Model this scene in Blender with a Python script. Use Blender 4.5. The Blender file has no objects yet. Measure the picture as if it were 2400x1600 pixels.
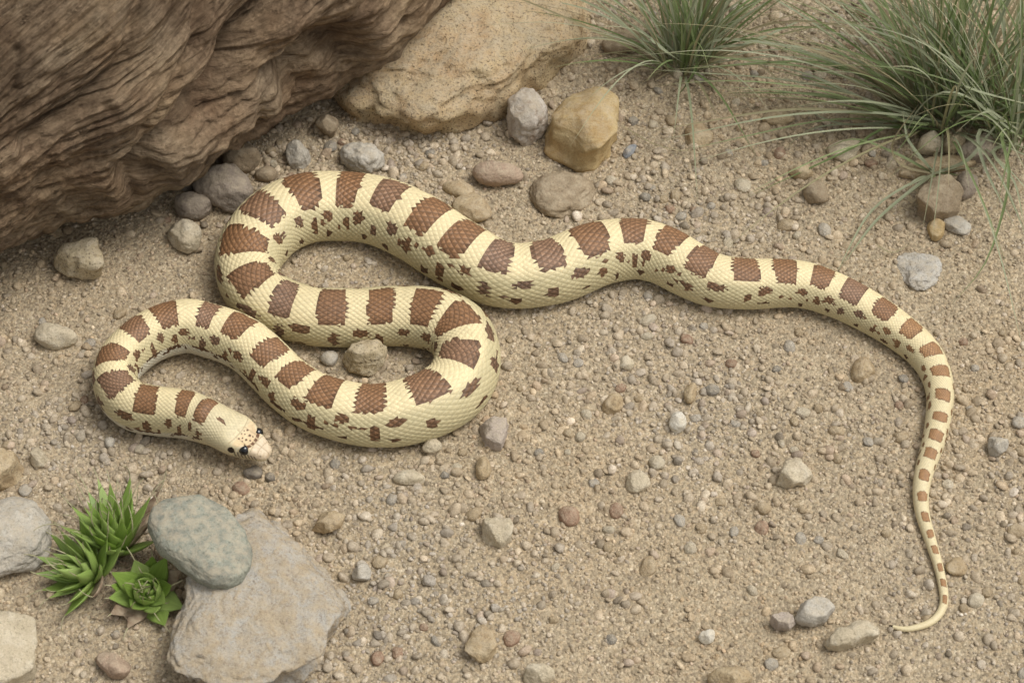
import bpy, bmesh, math, random
import numpy as np
from mathutils import Vector, Matrix

# ------------------------------------------------------------------ camera, world, sun, exposure
ELEV = math.radians(54.0); DIST = 2.5; FRAME_W = 0.96
sc = bpy.context.scene
col = sc.collection
cam_d = bpy.data.cameras.new('camera'); cam = bpy.data.objects.new('camera', cam_d); col.objects.link(cam)
cam.location = (0, -DIST*math.cos(ELEV), DIST*math.sin(ELEV))
cam.rotation_euler = (math.radians(90) - ELEV, 0, 0)
cam_d.sensor_width = 36; cam_d.lens = 36*DIST/FRAME_W
cam_d.clip_start = 0.05; cam_d.clip_end = 200
cam_d.dof.use_dof = True; cam_d.dof.focus_distance = 2.50; cam_d.dof.aperture_fstop = 11
sc.camera = cam

world = bpy.data.worlds.new('World'); sc.world = world; world.use_nodes = True
nt = world.node_tree; nt.nodes.clear()
sky = nt.nodes.new('ShaderNodeTexSky'); sky.sky_type = 'NISHITA'; sky.sun_disc = False
SUN_EL, SUN_AZ = math.radians(63), math.radians(85)       # sun high, off to the right
sky.sun_elevation = SUN_EL; sky.sun_rotation = SUN_AZ
sky.dust_density = 4.0; sky.air_density = 1.0; sky.ozone_density = 1.0
hs = nt.nodes.new('ShaderNodeHueSaturation'); hs.inputs['Saturation'].default_value = 0.05
bg = nt.nodes.new('ShaderNodeBackground'); bg.inputs['Strength'].default_value = 0.10
wo = nt.nodes.new('ShaderNodeOutputWorld')
nt.links.new(sky.outputs[0], hs.inputs['Color']); nt.links.new(hs.outputs[0], bg.inputs[0]); nt.links.new(bg.outputs[0], wo.inputs[0])
sun_d = bpy.data.lights.new('sun', 'SUN'); sun_d.energy = 1.5; sun_d.angle = math.radians(30); sun_d.color = (1.0, 0.965, 0.91)
sun = bpy.data.objects.new('sun', sun_d); col.objects.link(sun)
sdir = Vector((math.sin(SUN_AZ)*math.cos(SUN_EL), math.cos(SUN_AZ)*math.cos(SUN_EL), math.sin(SUN_EL)))
sun.rotation_euler = sdir.to_track_quat('Z', 'Y').to_euler(); sun.location = sdir*5
sc.view_settings.view_transform = 'Standard'; sc.view_settings.look = 'None'
sc.view_settings.exposure = 0.36; sc.view_settings.gamma = 1.0; sc.view_settings.use_curve_mapping = False
sc.cycles.use_denoising = True
sc.cycles.max_bounces = 6; sc.cycles.diffuse_bounces = 3

# ------------------------------------------------------------------ helpers
K = 2400/2352.0
CE, SE = math.cos(ELEV), math.sin(ELEV)
def place(x, y, z=0.0):
    """ground-plan point (metres) for a spot measured on the photograph (2352 wide), at height z"""
    X = (x*K - 1200)/2400*FRAME_W/DIST; Y = -(y*K - 800)/2400*FRAME_W/DIST
    d = np.array([X, CE + Y*SE, -SE + Y*CE]); o = np.array([0, -DIST*CE, DIST*SE])
    t = (z - o[2])/d[2]
    return o + d*t
PX = FRAME_W/2400*K            # metres per measured pixel at the centre

_rs = np.random.RandomState(7)
_perm = np.concatenate([_rs.permutation(256)]*3)
_grad = _rs.normal(size=(256, 3)); _grad /= np.linalg.norm(_grad, axis=1)[:, None]
def noise(p):
    p = np.asarray(p, float); i = np.floor(p).astype(int); f = p - i; i &= 255
    u = f*f*f*(f*(f*6 - 15) + 10)
    def g(a, b, c):
        h = _perm[_perm[_perm[(i[:, 0]+a) & 255] + ((i[:, 1]+b) & 255)] + ((i[:, 2]+c) & 255)]
        return (_grad[h]*(f - np.array([a, b, c]))).sum(1)
    L = lambda a, b, t: a + t*(b - a)
    x, y, z = u.T
    return L(L(L(g(0,0,0), g(1,0,0), x), L(g(0,1,0), g(1,1,0), x), y), L(L(g(0,0,1), g(1,0,1), x), L(g(0,1,1), g(1,1,1), x), y), z)*1.6
def fbm(p, o=4, gain=.5):
    p = np.asarray(p, float); s = 0; a = 1
    for k in range(o): s = s + a*noise(p*2**k + 17.3*k); a *= gain
    return s
def ridged(p, o=3):
    p = np.asarray(p, float); s = 0; a = 1
    for k in range(o): s = s + a*(1 - 2*np.abs(noise(p*2**k + 9.1*k))); a *= .5
    return s
def smooth(x, a, b):
    t = np.clip((x - a)/(b - a), 0, 1); return t*t*(3 - 2*t)

def mesh_from(name, V, F, smooth_shade=True):
    """V (n,3), F (m,3) or (m,4) arrays or a list of such arrays"""
    me = bpy.data.meshes.new(name)
    Fs = F if isinstance(F, list) else [F]
    Fs = [np.asarray(f, np.int32) for f in Fs if len(f)]
    me.vertices.add(len(V)); me.vertices.foreach_set('co', np.asarray(V, np.float32).ravel())
    li = np.concatenate([f.ravel() for f in Fs]); ct = np.concatenate([np.full(len(f), f.shape[1], np.int32) for f in Fs])
    st = np.concatenate([[0], np.cumsum(ct)[:-1]]).astype(np.int32)
    me.loops.add(len(li)); me.loops.foreach_set('vertex_index', li)
    me.polygons.add(len(ct)); me.polygons.foreach_set('loop_start', st)
    me.polygons.foreach_set('use_smooth', np.full(len(ct), smooth_shade))
    me.update(calc_edges=True); me.validate()
    return me
def add_obj(name, me, mat=None, parent=None, loc=None):
    o = bpy.data.objects.new(name, me)
    if mat is not None and me is not None and not me.materials: me.materials.append(mat)
    col.objects.link(o)
    if loc is not None: o.location = loc
    if parent is not None: o.parent = parent
    return o
def tag(o, label=None, cat=None, group=None, kind=None):
    if label: o['label'] = label
    if cat: o['category'] = cat
    if group: o['group'] = group
    if kind: o['kind'] = kind
    return o
def face_color(me, colors, name='tint'):
    a = me.attributes.new(name, 'FLOAT_COLOR', 'FACE')
    c = np.ones((len(colors), 4), np.float32); c[:, :3] = colors
    a.data.foreach_set('color', c.ravel())
def point_color(me, colors, name='tint'):
    a = me.attributes.new(name, 'FLOAT_COLOR', 'POINT')
    c = np.ones((len(colors), 4), np.float32); c[:, :3] = colors
    a.data.foreach_set('color', c.ravel())

class NT:
    """small node-tree builder"""
    def __init__(s, name):
        s.m = bpy.data.materials.new(name); s.m.use_nodes = True; s.t = s.m.node_tree
        s.b = s.t.nodes['Principled BSDF']; s.out = s.t.nodes['Material Output']
        s.tc = s.t.nodes.new('ShaderNodeTexCoord')
    def n(s, ty, **kw):
        nd = s.t.nodes.new(ty)
        for k, v in kw.items():
            if k in nd.inputs: nd.inputs[k].default_value = v
            else: setattr(nd, k, v)
        return nd
    def l(s, a, b): s.t.links.new(a, b)
    def noise(s, vec, scale, detail=4, rough=.55, dist=0.0):
        nd = s.n('ShaderNodeTexNoise', Scale=scale, Detail=detail, Roughness=rough, Distortion=dist)
        s.l(vec, nd.inputs['Vector']); return nd.outputs['Fac']
    def vor(s, vec, scale, feature='F1'):
        nd = s.n('ShaderNodeTexVoronoi', Scale=scale); nd.feature = feature
        s.l(vec, nd.inputs['Vector']); return nd
    def ramp(s, fac, stops):
        nd = s.n('ShaderNodeValToRGB'); e = nd.color_ramp.elements
        while len(e) < len(stops): e.new(0.5)
        for el, (p, c) in zip(e, stops):
            el.position = p; el.color = (*c, 1) if len(c) == 3 else c
        s.l(fac, nd.inputs[0]); return nd.outputs[0]
    def mix(s, a, b, fac, mode='MIX'):
        nd = s.n('ShaderNodeMix', data_type='RGBA', blend_type=mode)
        for v, i in ((a, 6), (b, 7), (fac, 0)):
            if isinstance(v, (int, float)): nd.inputs[i].default_value = v
            elif isinstance(v, tuple): nd.inputs[i].default_value = (*v, 1)
            else: s.l(v, nd.inputs[i])
        return nd.outputs[2]
    def math(s, op, a, b=0.0):
        nd = s.n('ShaderNodeMath', operation=op)
        for v, i in ((a, 0), (b, 1)):
            if isinstance(v, (int, float)): nd.inputs[i].default_value = v
            else: s.l(v, nd.inputs[i])
        return nd.outputs[0]
    def bump(s, h, dist, strength=1.0, prev=None):
        nd = s.n('ShaderNodeBump', Strength=strength, Distance=dist)
        s.l(h, nd.inputs['Height'])
        if prev is not None: s.l(prev, nd.inputs['Normal'])
        return nd.outputs[0]
    def map(s, vec, scale=(1,1,1), rot=(0,0,0)):
        nd = s.n('ShaderNodeMapping', Scale=scale, Rotation=rot); s.l(vec, nd.inputs[0]); return nd.outputs[0]
    def done(s, color, rough=.85, normal=None, spec=.25):
        if isinstance(color, tuple): s.b.inputs['Base Color'].default_value = (*color, 1)
        else: s.l(color, s.b.inputs['Base Color'])
        if isinstance(rough, float): s.b.inputs['Roughness'].default_value = rough
        else: s.l(rough, s.b.inputs['Roughness'])
        s.b.inputs['Specular IOR Level'].default_value = spec
        if normal is not None: s.l(normal, s.b.inputs['Normal'])
        return s.m

# ------------------------------------------------------------------ materials
def S(r, g, b, grey=.16):      # photograph tone -> linear base colour
    m = .3*r + .59*g + .11*b; r, g, b = (c + (m - c)*grey for c in (r, g, b))
    f = lambda c: (c/255/12.92) if c/255 <= .04045 else ((c/255+.055)/1.055)**2.4
    return (f(r), f(g), f(b))

def sand_material():
    m = NT('sand'); g = m.tc.outputs['Object']
    big = m.noise(g, 3.2, 4, .55, .6); mid = m.noise(g, 22, 4); fine = m.noise(g, 260, 3, .7)
    c = m.ramp(big, [(.3, S(170,156,133)), (.52, S(176,159,131)), (.72, S(188,161,124))])
    c = m.mix(c, m.ramp(mid, [(.3, S(150,132,106)), (.7, S(198,176,140))]), .45)
    v = m.vor(g, 420)
    gr = m.ramp(v.outputs['Color'], [(.1, S(120,104,84)), (.45, S(176,159,128)), (.7, S(190,163,124)), (.95, S(226,210,178))])
    c = m.mix(c, gr, .55)
    c = m.mix(c, m.ramp(fine, [(.38, (.5,.48,.45)), (.58, (1.18,1.18,1.18))]), .6, 'MULTIPLY')
    h = m.math('ADD', m.math('MULTIPLY', v.outputs['Distance'], -1.0), m.math('MULTIPLY', fine, .8))
    return m.done(c, .95, m.bump(h, .0012, .9, m.bump(mid, .004, .5)), .1)
M_SAND = sand_material()

def grain_material():
    m = NT('gravel_stone'); g = m.tc.outputs['Object']
    at = m.n('ShaderNodeAttribute', attribute_name='tint').outputs['Color']
    f = m.noise(g, 700, 3, .65); f2 = m.noise(g, 180, 3, .6)
    c = m.mix(at, m.ramp(f, [(.3, (.62,.59,.55)), (.62, (1.14,1.12,1.08))]), .8, 'MULTIPLY')
    c = m.mix(c, m.ramp(f2, [(.35, (.72,.68,.62)), (.6, (1.08,1.08,1.08))]), .7, 'MULTIPLY')
    return m.done(c, .9, m.bump(f, .0006, .7), .15)
M_GRAIN = grain_material()

_rockm = {}
def rock_material(c1, c2, c3, speck=.3, scale=1.0, dark=(70,60,48), relief=1.0, rough=.88):
    key = (c1, c2, c3, speck, scale, relief)
    if key in _rockm: return _rockm[key]
    m = NT('stone_%d' % len(_rockm)); g0 = m.tc.outputs['Object']
    oi = m.n('ShaderNodeObjectInfo')
    vm = m.n('ShaderNodeVectorMath', operation='ADD'); m.l(g0, vm.inputs[0])
    cb = m.n('ShaderNodeCombineXYZ'); m.l(m.math('MULTIPLY', oi.outputs['Random'], 37.0), cb.inputs[0]); m.l(cb.outputs[0], vm.inputs[1])
    g = vm.outputs[0]
    a = m.noise(g, 22*scale, 6, .62, .8); b = m.noise(g, 60*scale, 6, .65, .4); f = m.noise(g, 420, 4, .7); f2 = m.noise(g, 900, 2, .7)
    c = m.mix(S(*c1), S(*c2), m.ramp(a, [(.38, (0,0,0)), (.62, (1,1,1))]))
    c = m.mix(c, S(*c3), m.ramp(b, [(.48, (0,0,0)), (.7, (.85,.85,.85))]))
    c = m.mix(c, S(*dark), m.math('MULTIPLY', m.ramp(f, [(.53, (0,0,0)), (.64, (1,1,1))]), speck))
    c = m.mix(c, m.ramp(f2, [(.3, (.7,.68,.66)), (.65, (1.1,1.1,1.1))]), .6, 'MULTIPLY')
    geo = m.n('ShaderNodeNewGeometry'); sz = m.n('ShaderNodeSeparateXYZ'); m.l(geo.outputs['Normal'], sz.inputs[0])
    dust = m.math('MULTIPLY', m.math('MULTIPLY', m.ramp(sz.outputs['Z'], [(.35, (0,0,0)), (.9, (1,1,1))]), m.ramp(m.noise(g, 130, 4, .7), [(.4, (0,0,0)), (.62, (1,1,1))])), .5)
    c = m.mix(c, S(196,178,148), dust)          # wind-blown dust lying on top
    n1 = m.bump(b, .006*relief, .6); n2 = m.bump(f, .0011*relief, .8, n1)
    _rockm[key] = m.done(c, rough, n2, .1)
    return _rockm[key]

def wood_material():
    m = NT('weathered_wood')
    uv = m.n('ShaderNodeUVMap', uv_map='grain').outputs[0]; g = m.tc.outputs['Object']
    s1 = m.noise(m.map(uv, (4, 24, 1)), 1.0, 6, .66, .0)      # u along the grain, v across
    s2 = m.noise(m.map(uv, (18, 140, 1)), 1.0, 6, .7, .0)
    s3 = m.noise(m.map(uv, (60, 420, 1)), 1.0, 3, .65)
    lump = m.noise(g, 9, 5, .6, .5); fine = m.noise(g, 170, 5, .7)
    cr = m.vor(m.map(uv, (26, 90, 1)), 1.0, 'DISTANCE_TO_EDGE').outputs['Distance']
    c = m.ramp(s1, [(.25, S(104,82,62)), (.45, S(142,117,90)), (.6, S(164,140,110)), (.78, S(182,162,132))])
    c = m.mix(c, m.ramp(lump, [(.32, S(114,86,62)), (.5, S(142,122,96)), (.68, S(162,148,122))]), .55)
    c = m.mix(c, m.ramp(s2, [(.36, (.40,.35,.31)), (.54, (1.1,1.08,1.05))]), .75, 'MULTIPLY')
    c = m.mix(c, m.ramp(fine, [(.34, (.5,.46,.42)), (.6, (1.12,1.1,1.08))]), .65, 'MULTIPLY')
    c = m.mix(c, m.ramp(cr, [(.0, (.4,.35,.3)), (.07, (1,1,1))]), .3, 'MULTIPLY')
    st = m.noise(g, 6.5, 4, .6)
    c = m.mix(c, m.ramp(st, [(.36, (.42,.36,.32)), (.5, (1,1,1)), (.66, (1.16,1.1,1.0))]), .75, 'MULTIPLY')
    n = m.bump(s1, .010, .6); n = m.bump(s2, .0055, 1.0, n); n = m.bump(fine, .0042, .9, n); n = m.bump(s3, .0016, .9, n)
    n = m.bump(m.ramp(cr, [(0, (0,0,0)), (.1, (1,1,1))]), .0025, .35, n)
    return m.done(c, .85, n, .2)
M_WOOD = wood_material()

def skin_material():
    m = NT('snake_skin'); g = m.tc.outputs['Object']
    at = m.n('ShaderNodeAttribute', attribute_name='tint').outputs['Color']
    f = m.noise(g, 500, 3, .6)
    c = m.mix(at, m.ramp(f, [(.3, (.86,.85,.82)), (.65, (1.05,1.05,1.05))]), .7, 'MULTIPLY')
    m.b.inputs['Subsurface Weight'].default_value = .03; m.b.inputs['Subsurface Radius'].default_value = (.003, .002, .001)
    return m.done(c, .5, m.bump(f, .0002, .4), .35)
M_SKIN = skin_material()
def eye_material():
    m = NT('snake_eye'); return m.done((.006, .006, .006), .08, None, .7)
M_EYE = eye_material()

def blade_material(name, c1, c2, dry):
    m = NT(name); uv = m.n('ShaderNodeUVMap', uv_map='blade').outputs[0]
    sp = m.n('ShaderNodeSeparateXYZ'); m.l(uv, sp.inputs[0])
    oi = m.n('ShaderNodeObjectInfo')
    c = m.mix(S(*c1), S(*c2), oi.outputs['Random'])
    c = m.mix(c, S(*dry), m.ramp(sp.outputs['Y'], [(.0, (.55,.55,.55)), (.12, (0,0,0)), (.7, (0,0,0)), (1, (.8,.8,.8))]))
    st = m.noise(m.map(uv, (9, .5, 1)), 1.0, 3)
    c = m.mix(c, m.ramp(st, [(.35, (.75,.75,.75)), (.65, (1.12,1.12,1.12))]), .7, 'MULTIPLY')
    m.b.inputs['Transmission Weight'].default_value = 0
    tr = m.n('ShaderNodeBsdfTranslucent'); m.l(c, tr.inputs[0])
    mx = m.n('ShaderNodeMixShader', Fac=.25); m.done(c, .55, None, .3)
    m.l(m.b.outputs[0], mx.inputs[1]); m.l(tr.outputs[0], mx.inputs[2]); m.l(mx.outputs[0], m.out.inputs[0])
    return m.m
M_BLADE = [blade_material('grass_green', (112,134,72), (144,158,104), (156,148,108)),
           blade_material('grass_grey_green', (146,154,116), (174,178,142), (168,160,122)),
           blade_material('grass_straw', (172,156,118), (150,146,102), (178,160,120))]

def leaf_material():
    m = NT('succulent_leaf'); uv = m.n('ShaderNodeUVMap', uv_map='blade').outputs[0]
    sp = m.n('ShaderNodeSeparateXYZ'); m.l(uv, sp.inputs[0]); oi = m.n('ShaderNodeObjectInfo')
    c = m.mix(S(118,144,60,0), S(154,174,102,0), oi.outputs['Random'])
    st = m.noise(m.map(uv, (22, 1.2, 1)), 1.0, 3)
    c = m.mix(c, m.ramp(st, [(.36, (.78,.8,.72)), (.64, (1.12,1.1,1.1))]), .8, 'MULTIPLY')
    c = m.mix(c, S(164,150,112), m.ramp(sp.outputs['Y'], [(.55, (0,0,0)), (.85, (.7,.7,.7)), (1, (1,1,1))]))
    m.b.inputs['Subsurface Weight'].default_value = .15; m.b.inputs['Subsurface Radius'].default_value = (.004, .006, .002); m.b.inputs['Subsurface Scale'].default_value = .5
    return m.done(c, .42, None, .4)
M_LEAF = leaf_material()
def thread_material():
    m = NT('leaf_thread'); g = m.tc.outputs['Object']
    return m.done(m.ramp(m.noise(g, 200), [(.3, S(150,148,104)), (.7, S(184,172,136))]), .7)
M_THREAD = thread_material()
def root_material():
    m = NT('dry_root'); g = m.tc.outputs['Object']
    return m.done(m.ramp(m.noise(g, 120), [(.3, S(120,92,70)), (.7, S(176,156,128))]), .9)
M_ROOT = root_material()

# ------------------------------------------------------------------ ground
def gz(x, y):
    x = np.atleast_1d(np.asarray(x, float)); y = np.atleast_1d(np.asarray(y, float))
    p = np.stack([x, y, np.zeros_like(x)], 1)
    return .0055*fbm(p*4.0 + 3.3, 2) + .0016*fbm(p*22, 2)
def ground():
    c = np.linspace(-1, 1, 361); w = np.sign(c)*(np.abs(c)*1.0 + 40*np.maximum(np.abs(c)-.82, 0)**2*9)
    X, Y = np.meshgrid(w, w); X = X.ravel(); Y = Y.ravel()
    far = smooth(np.maximum(np.abs(X), np.abs(Y)), .8, 1.6)
    Z = gz(X, Y)*(1 - far) + far*.0
    n = len(c); a = np.arange(n*n).reshape(n, n)
    F = np.stack([a[:-1, :-1].ravel(), a[:-1, 1:].ravel(), a[1:, 1:].ravel(), a[1:, :-1].ravel()], 1)
    tag(add_obj('ground', mesh_from('ground', np.stack([X, Y, Z], 1), F), M_SAND), kind='structure')
ground()

# ------------------------------------------------------------------ snake path (photo-measured centre line, half width), head to tail
def z1(x, y): return ((150 + x/3.137)/K, (650 + y/3.137)/K)
h1 = 1/3.137/K
raw = [(*z1(1512,1318), 40), (*z1(1370,1228), 42), (*z1(1215,1135), 45), (*z1(1085,1075), 47), (*z1(935,1026), 49), (*z1(690,988), 50),
       (*z1(500,945), 51), (*z1(390,830), 51), (*z1(385,690), 51), (*z1(480,560), 52), (*z1(650,432), 54), (*z1(870,367), 57), (*z1(1040,392), 58),
       (556,790,60), (620,845,60), (690,907,64), (765,942,68), (840,956,70), (915,953,74), (993,931,76), (1045,897,76), (1072,848,75), (1072,800,74),
       (1050,757,74), (995,733,72), (925,724,69), (840,729,68), (742,731,67), (668,715,67), (606,690,70), (574,645,73), (568,597,76), (588,553,80), (632,505,83),
       (690,478,83), (768,467,82), (853,478,81), (930,508,82), (1010,557,82), (1077,598,80), (1137,626,77), (1190,634,75), (1260,626,76), (1327,602,77),
       (1388,581,74), (1455,572,71), (1525,588,68), (1590,625,65), (1650,650,61), (1715,655,59), (1795,653,56), (1865,660,53), (1940,687,50),
       (2005,720,47), (2065,757,43), (2118,800,40), (2150,850,35), (2160,900,31), (2158,945,29), (2147,1005,26), (2128,1065,22), (2116,1112,19),
       (2116,1168,16), (2135,1238,13), (2155,1298,10.5), (2166,1350,9.8), (2168,1392,9), (2144,1428,8), (2106,1443,7), (2072,1447,5.5), (2039,1436,2.5)]
NECK = 12
pts = []; A = []; B = []
for k, (x, y, hw) in enumerate(raw):
    a = hw*PX
    lift = 1.0 - smooth(k, 8, 17)                    # neck is taller than wide, and lifted a little
    b = a*(.93 + .40*float(lift))
    zc = max(b*(.93 - .13*float(smooth(k, 8, 17))), .0034)
    if k <= 3: zc = [.0215, .0245, .0275, .0285][k]
    p = place(x, y, zc); p[2] = zc; pts.append(p); A.append(a); B.append(b)
pts = np.array(pts); A = np.array(A); B = np.array(B)
def catmull(P, n=16):
    P = np.asarray(P, float); Q = np.vstack([2*P[0]-P[1], P, 2*P[-1]-P[-2]]); out = []
    for i in range(1, len(Q)-2):
        t = np.linspace(0, 1, n, endpoint=False)[:, None]
        p0, p1, p2, p3 = Q[i-1], Q[i], Q[i+1], Q[i+2]
        out.append(.5*((2*p1) + (-p0+p2)*t + (2*p0-5*p1+4*p2-p3)*t*t + (-p0+3*p1-3*p2+p3)*t**3))
    out.append(P[-1:]); return np.vstack(out)
dense = catmull(np.column_stack([pts, A, B]))
for it in range(60):                                   # even out hand-measured wobble
    dense[1:-1] = .25*dense[:-2] + .5*dense[1:-1] + .25*dense[2:]
dense[:, 2] += gz(dense[:, 0], dense[:, 1])
seg = np.linalg.norm(np.diff(dense[:, :3], axis=0), axis=1); SS = np.concatenate([[0], np.cumsum(seg)]); STOT = SS[-1]
def path(s):
    return np.stack([np.interp(s, SS, dense[:, k]) for k in range(5)], 1)
def frame(s):
    e = .004; d = path(np.clip(s+e, 0, STOT))[:, :3] - path(np.clip(s-e, 0, STOT))[:, :3]
    t = d/np.linalg.norm(d, axis=1)[:, None]
    nrm = np.stack([-t[:, 1], t[:, 0], np.zeros(len(t))], 1); nrm /= np.linalg.norm(nrm, axis=1)[:, None]
    up = np.cross(t, nrm); up *= np.sign(up[:, 2:3]); return t, nrm, up
HEAD = .064
hs_s = np.array([0, .0012, .004, .009, .015, .022, .030, .038, .047, .056, .064])
hs_w = np.array([0.3, 5.6, 8.2, 10.4, 12.6, 15.8, 18.8, 20.2, 19.6, 19.0, 19.2])*1e-3
hs_h = np.array([0.3, 5.0, 7.2, 9.4, 11.4, 13.2, 14.4, 15.4, 16.8, 19.0, 21.6])*1e-3
def section(s, phi):
    """surface point for arc length s and angle phi (0 = along the back, +-pi = belly)"""
    p = path(s); t, n, up = frame(s); a, b = p[:, 3].copy(), p[:, 4].copy()
    hd = s < HEAD
    k = smooth(s, HEAD*.75, HEAD*1.35)
    a = a*k + np.interp(s, hs_s, hs_w)*(1-k); b = b*k + np.interp(s, hs_s, hs_h)*(1-k)
    sn, cs = np.sin(phi), np.cos(phi)
    ex = .72*(1-k) + .93*k
    X = np.sign(sn)*np.abs(sn)**.95; Y = np.sign(cs)*np.abs(cs)**np.where(cs > 0, ex*0+1.0, .9 - .24*smooth(s, .3, .8))
    Y = np.where(cs > 0, Y*np.where(hd, .92, 1.0), Y*(.86*k + .9*(1-k)))
    # head: flat crown with a brow edge
    flat = (1-k)*np.exp(-((s-.024)/.016)**2)
    Y = np.where(cs > 0, Y - flat*.22*np.abs(cs)**6 + flat*.17*np.exp(-((np.abs(phi)-.85)/.28)**2), Y)
    X = X*(1 + flat*.05*np.exp(-((np.abs(phi)-.95)/.3)**2))
    return p[:, :3] + n*(a*X)[:, None] + up*(b*Y)[:, None], n, up, a, b

def snake():
    rs = np.random.RandomState(3); J = 72
    # ---- markings
    sad = [(478,952),(432,922),(345,912),(265,887),(250,824),(305,762),(384,726),(480,720),(556,754),(614,813),(672,866),(748,903),(853,912),(970,882),(1050,815),
           (1055,735),(982,700),(874,697),(765,705),(652,693),(568,648),(548,560),(592,478),(690,428),(803,425),(900,450),(985,494),(1062,547),(1147,588),(1260,590),
           (1355,550),(1452,530),(1540,553),(1617,602),(1712,627),(1802,627),(1885,642),(1957,672),(2030,708),(2097,752),(2140,803),(2160,856),(2160,910),(2150,958),
           (2140,1000),(2132,1045),(2115,1095),(2112,1142),(2122,1190),(2131,1231),(2143,1268),(2155,1305),(2163,1342),(2166,1380)]
    sc_, last = [], HEAD*.8
    for k, (x, y) in enumerate(sad):
        m = (SS > last) & (SS < last + .13)
        z = np.interp(last + .04, SS, dense[:, 4])*1.55
        q = place(x, y, z); d = np.hypot(dense[:, 0]-q[0], dense[:, 1]-q[1]); d[~m] = 9
        s = SS[np.argmin(d)]; sc_.append(s); last = s + .008
    sc_ = np.array(sc_); gap = np.gradient(sc_)
    gap = np.convolve(np.pad(gap, 1, 'edge'), [.25, .5, .25], 'valid'); gap[0] *= .62; gap[1] *= .8
    blobs = []                                          # (s, phi, half length, half angle, tone)
    for k, s in enumerate(sc_):
        L = gap[k]
        taper = np.interp(s/STOT, [0, .75, 1], [1, 1, .8])
        blobs.append((s, 0, L*(.31 if k < 40 else .27)*rs.uniform(.90, 1.08), .74*taper*rs.uniform(.88, 1.10), 0, k))
        for sg in (-1, 1):
            if k < 46:
                blobs.append((s + L*.5 + rs.uniform(-.06, .06)*L, sg*(1.04 + rs.uniform(-.05, .05)), L*rs.uniform(.14, .20), rs.uniform(.14, .21), 1, k))
                if rs.rand() < .85:
                    blobs.append((s + rs.uniform(-.1, .1)*L, sg*(1.37 + rs.uniform(-.1, .12)), L*rs.uniform(.08, .12), rs.uniform(.18, .30), 1, k))
                for e in range(2):
                    if rs.rand() < .55: blobs.append((s + rs.uniform(-.45, .45)*L, sg*(1.25 + rs.uniform(-.2, .3)), L*rs.uniform(.04, .07), rs.uniform(.05, .12), 1, k))
                if rs.rand() < .6:
                    blobs.append((s + rs.uniform(-.4, .4)*L, sg*(1.2 + rs.uniform(-.15, .15)), L*rs.uniform(.05, .08), rs.uniform(.05, .08), 1, k))
            if k < 40:
                blobs.append((s + L*.5 + rs.uniform(-.15, .15)*L, sg*(1.70 + rs.uniform(-.08, .08)), L*rs.uniform(.06, .14), rs.uniform(.06, .12), 2, k))
            if k < 12:
                blobs.append((s + rs.uniform(-.1, .1)*L, sg*(1.56 + rs.uniform(-.05, .05)), L*rs.uniform(.2, .4), .07, 2, k))
    blobs.append((.0505, .10, .0045, .09, 1, 0))
    saddle_hue = rs.rand(len(sc_))
    CREAM, YEL, GRN, BEL = map(np.array, (S(216,202,164,0), S(234,217,172,0), S(204,191,150,0), S(212,206,186,0)))
    BR, MAU, DK = map(np.array, (S(152,113,79,0), S(152,124,104,0), S(90,64,44,0)))
    def paint(s, phi):
        n = len(s)
        phi = phi - .12*smooth(s, .06, .12) - .15*np.exp(-((s-sc_[13])/.12)**2) - .10*np.exp(-((s-sc_[31])/.08)**2); ap = np.abs(phi)
        c = YEL*(1-smooth(ap, .6, 1.0))[:, None] + GRN*smooth(ap, .6, 1.0)[:, None]
        vb = 1.68 - .22*(1 - smooth(s, .25, .75)); c = c*(1-smooth(ap, vb, vb+.2))[:, None] + (BEL*(1-smooth(s, .26, .42))[:, None] + np.array(S(208,196,154,0))*smooth(s, .26, .42)[:, None])*smooth(ap, vb, vb+.2)[:, None]
        hd = (1 - smooth(s, .06, .09))[:, None]; c = c*(1-hd) + CREAM*hd*(1 + .10*noise(np.stack([s*260, phi*9, 0*s], 1)))[:, None]
        tl = smooth(s/STOT, .78, .9)[:, None]; c = c*(1-tl) + np.array(S(226,208,160))*tl
        c = c*rs.uniform(.97, 1.03, n)[:, None]
        dark = np.zeros(n)
        jit = rs.normal(0, .07, n)
        for (bs, bp, hl, ha, ty, k) in blobs:
            near = np.where((np.abs(s-bs) < hl*1.5))[0]
            if not len(near): continue
            ds = (s[near]-bs)/hl; dp = (phi[near]-bp)/ha
            if ty == 0: r = np.maximum(np.abs(ds + .16*(saddle_hue[(k*7) % len(saddle_hue)]-.5)*dp*2)*(1 + (.12 + .35*saddle_hue[(k*5) % len(saddle_hue)])*np.abs(dp)**2.2), np.abs(dp)) + jit[near]*.5
            else: r = np.sqrt(ds**2 + dp**2) + jit[near]*1.6
            ins = near[r < 1]
            base = BR*(1-.8*saddle_hue[k]**2) + MAU*.8*saddle_hue[k]**2
            if s[near].mean() > STOT*.8: base = np.array(S(176,134,92,0))
            if ty == 1: base = base*.66
            if ty == 2: base = DK*1.2
            edge = smooth(r[r < 1], .74, 1.0)[:, None]*(.6 if ty == 0 else .35)
            c[ins] = (base*(1-edge) + DK*edge)*rs.uniform(.90, 1.08, len(ins))[:, None]; dark[ins] = 1
        return c, dark
    # ---- scale lattice
    s0 = .033; st = np.linspace(s0, STOT-.0008, 4000); hw = np.interp(st, SS, dense[:, 3])
    pitch = np.maximum(.25*hw, .0026); q = np.concatenate([[0], np.cumsum(np.diff(st)/pitch[1:])]); NI = int(q[-1]) - 1
    def Sq(qq): return np.interp(qq, q, st)
    ii, jj = np.meshgrid(np.arange(NI+1), np.arange(J), indexing='ij')
    bs = Sq(ii + .5*((jj+1) % 2)).ravel(); bp = ((jj/J)*2*np.pi); bp = np.where(bp > np.pi, bp-2*np.pi, bp).ravel()
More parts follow.
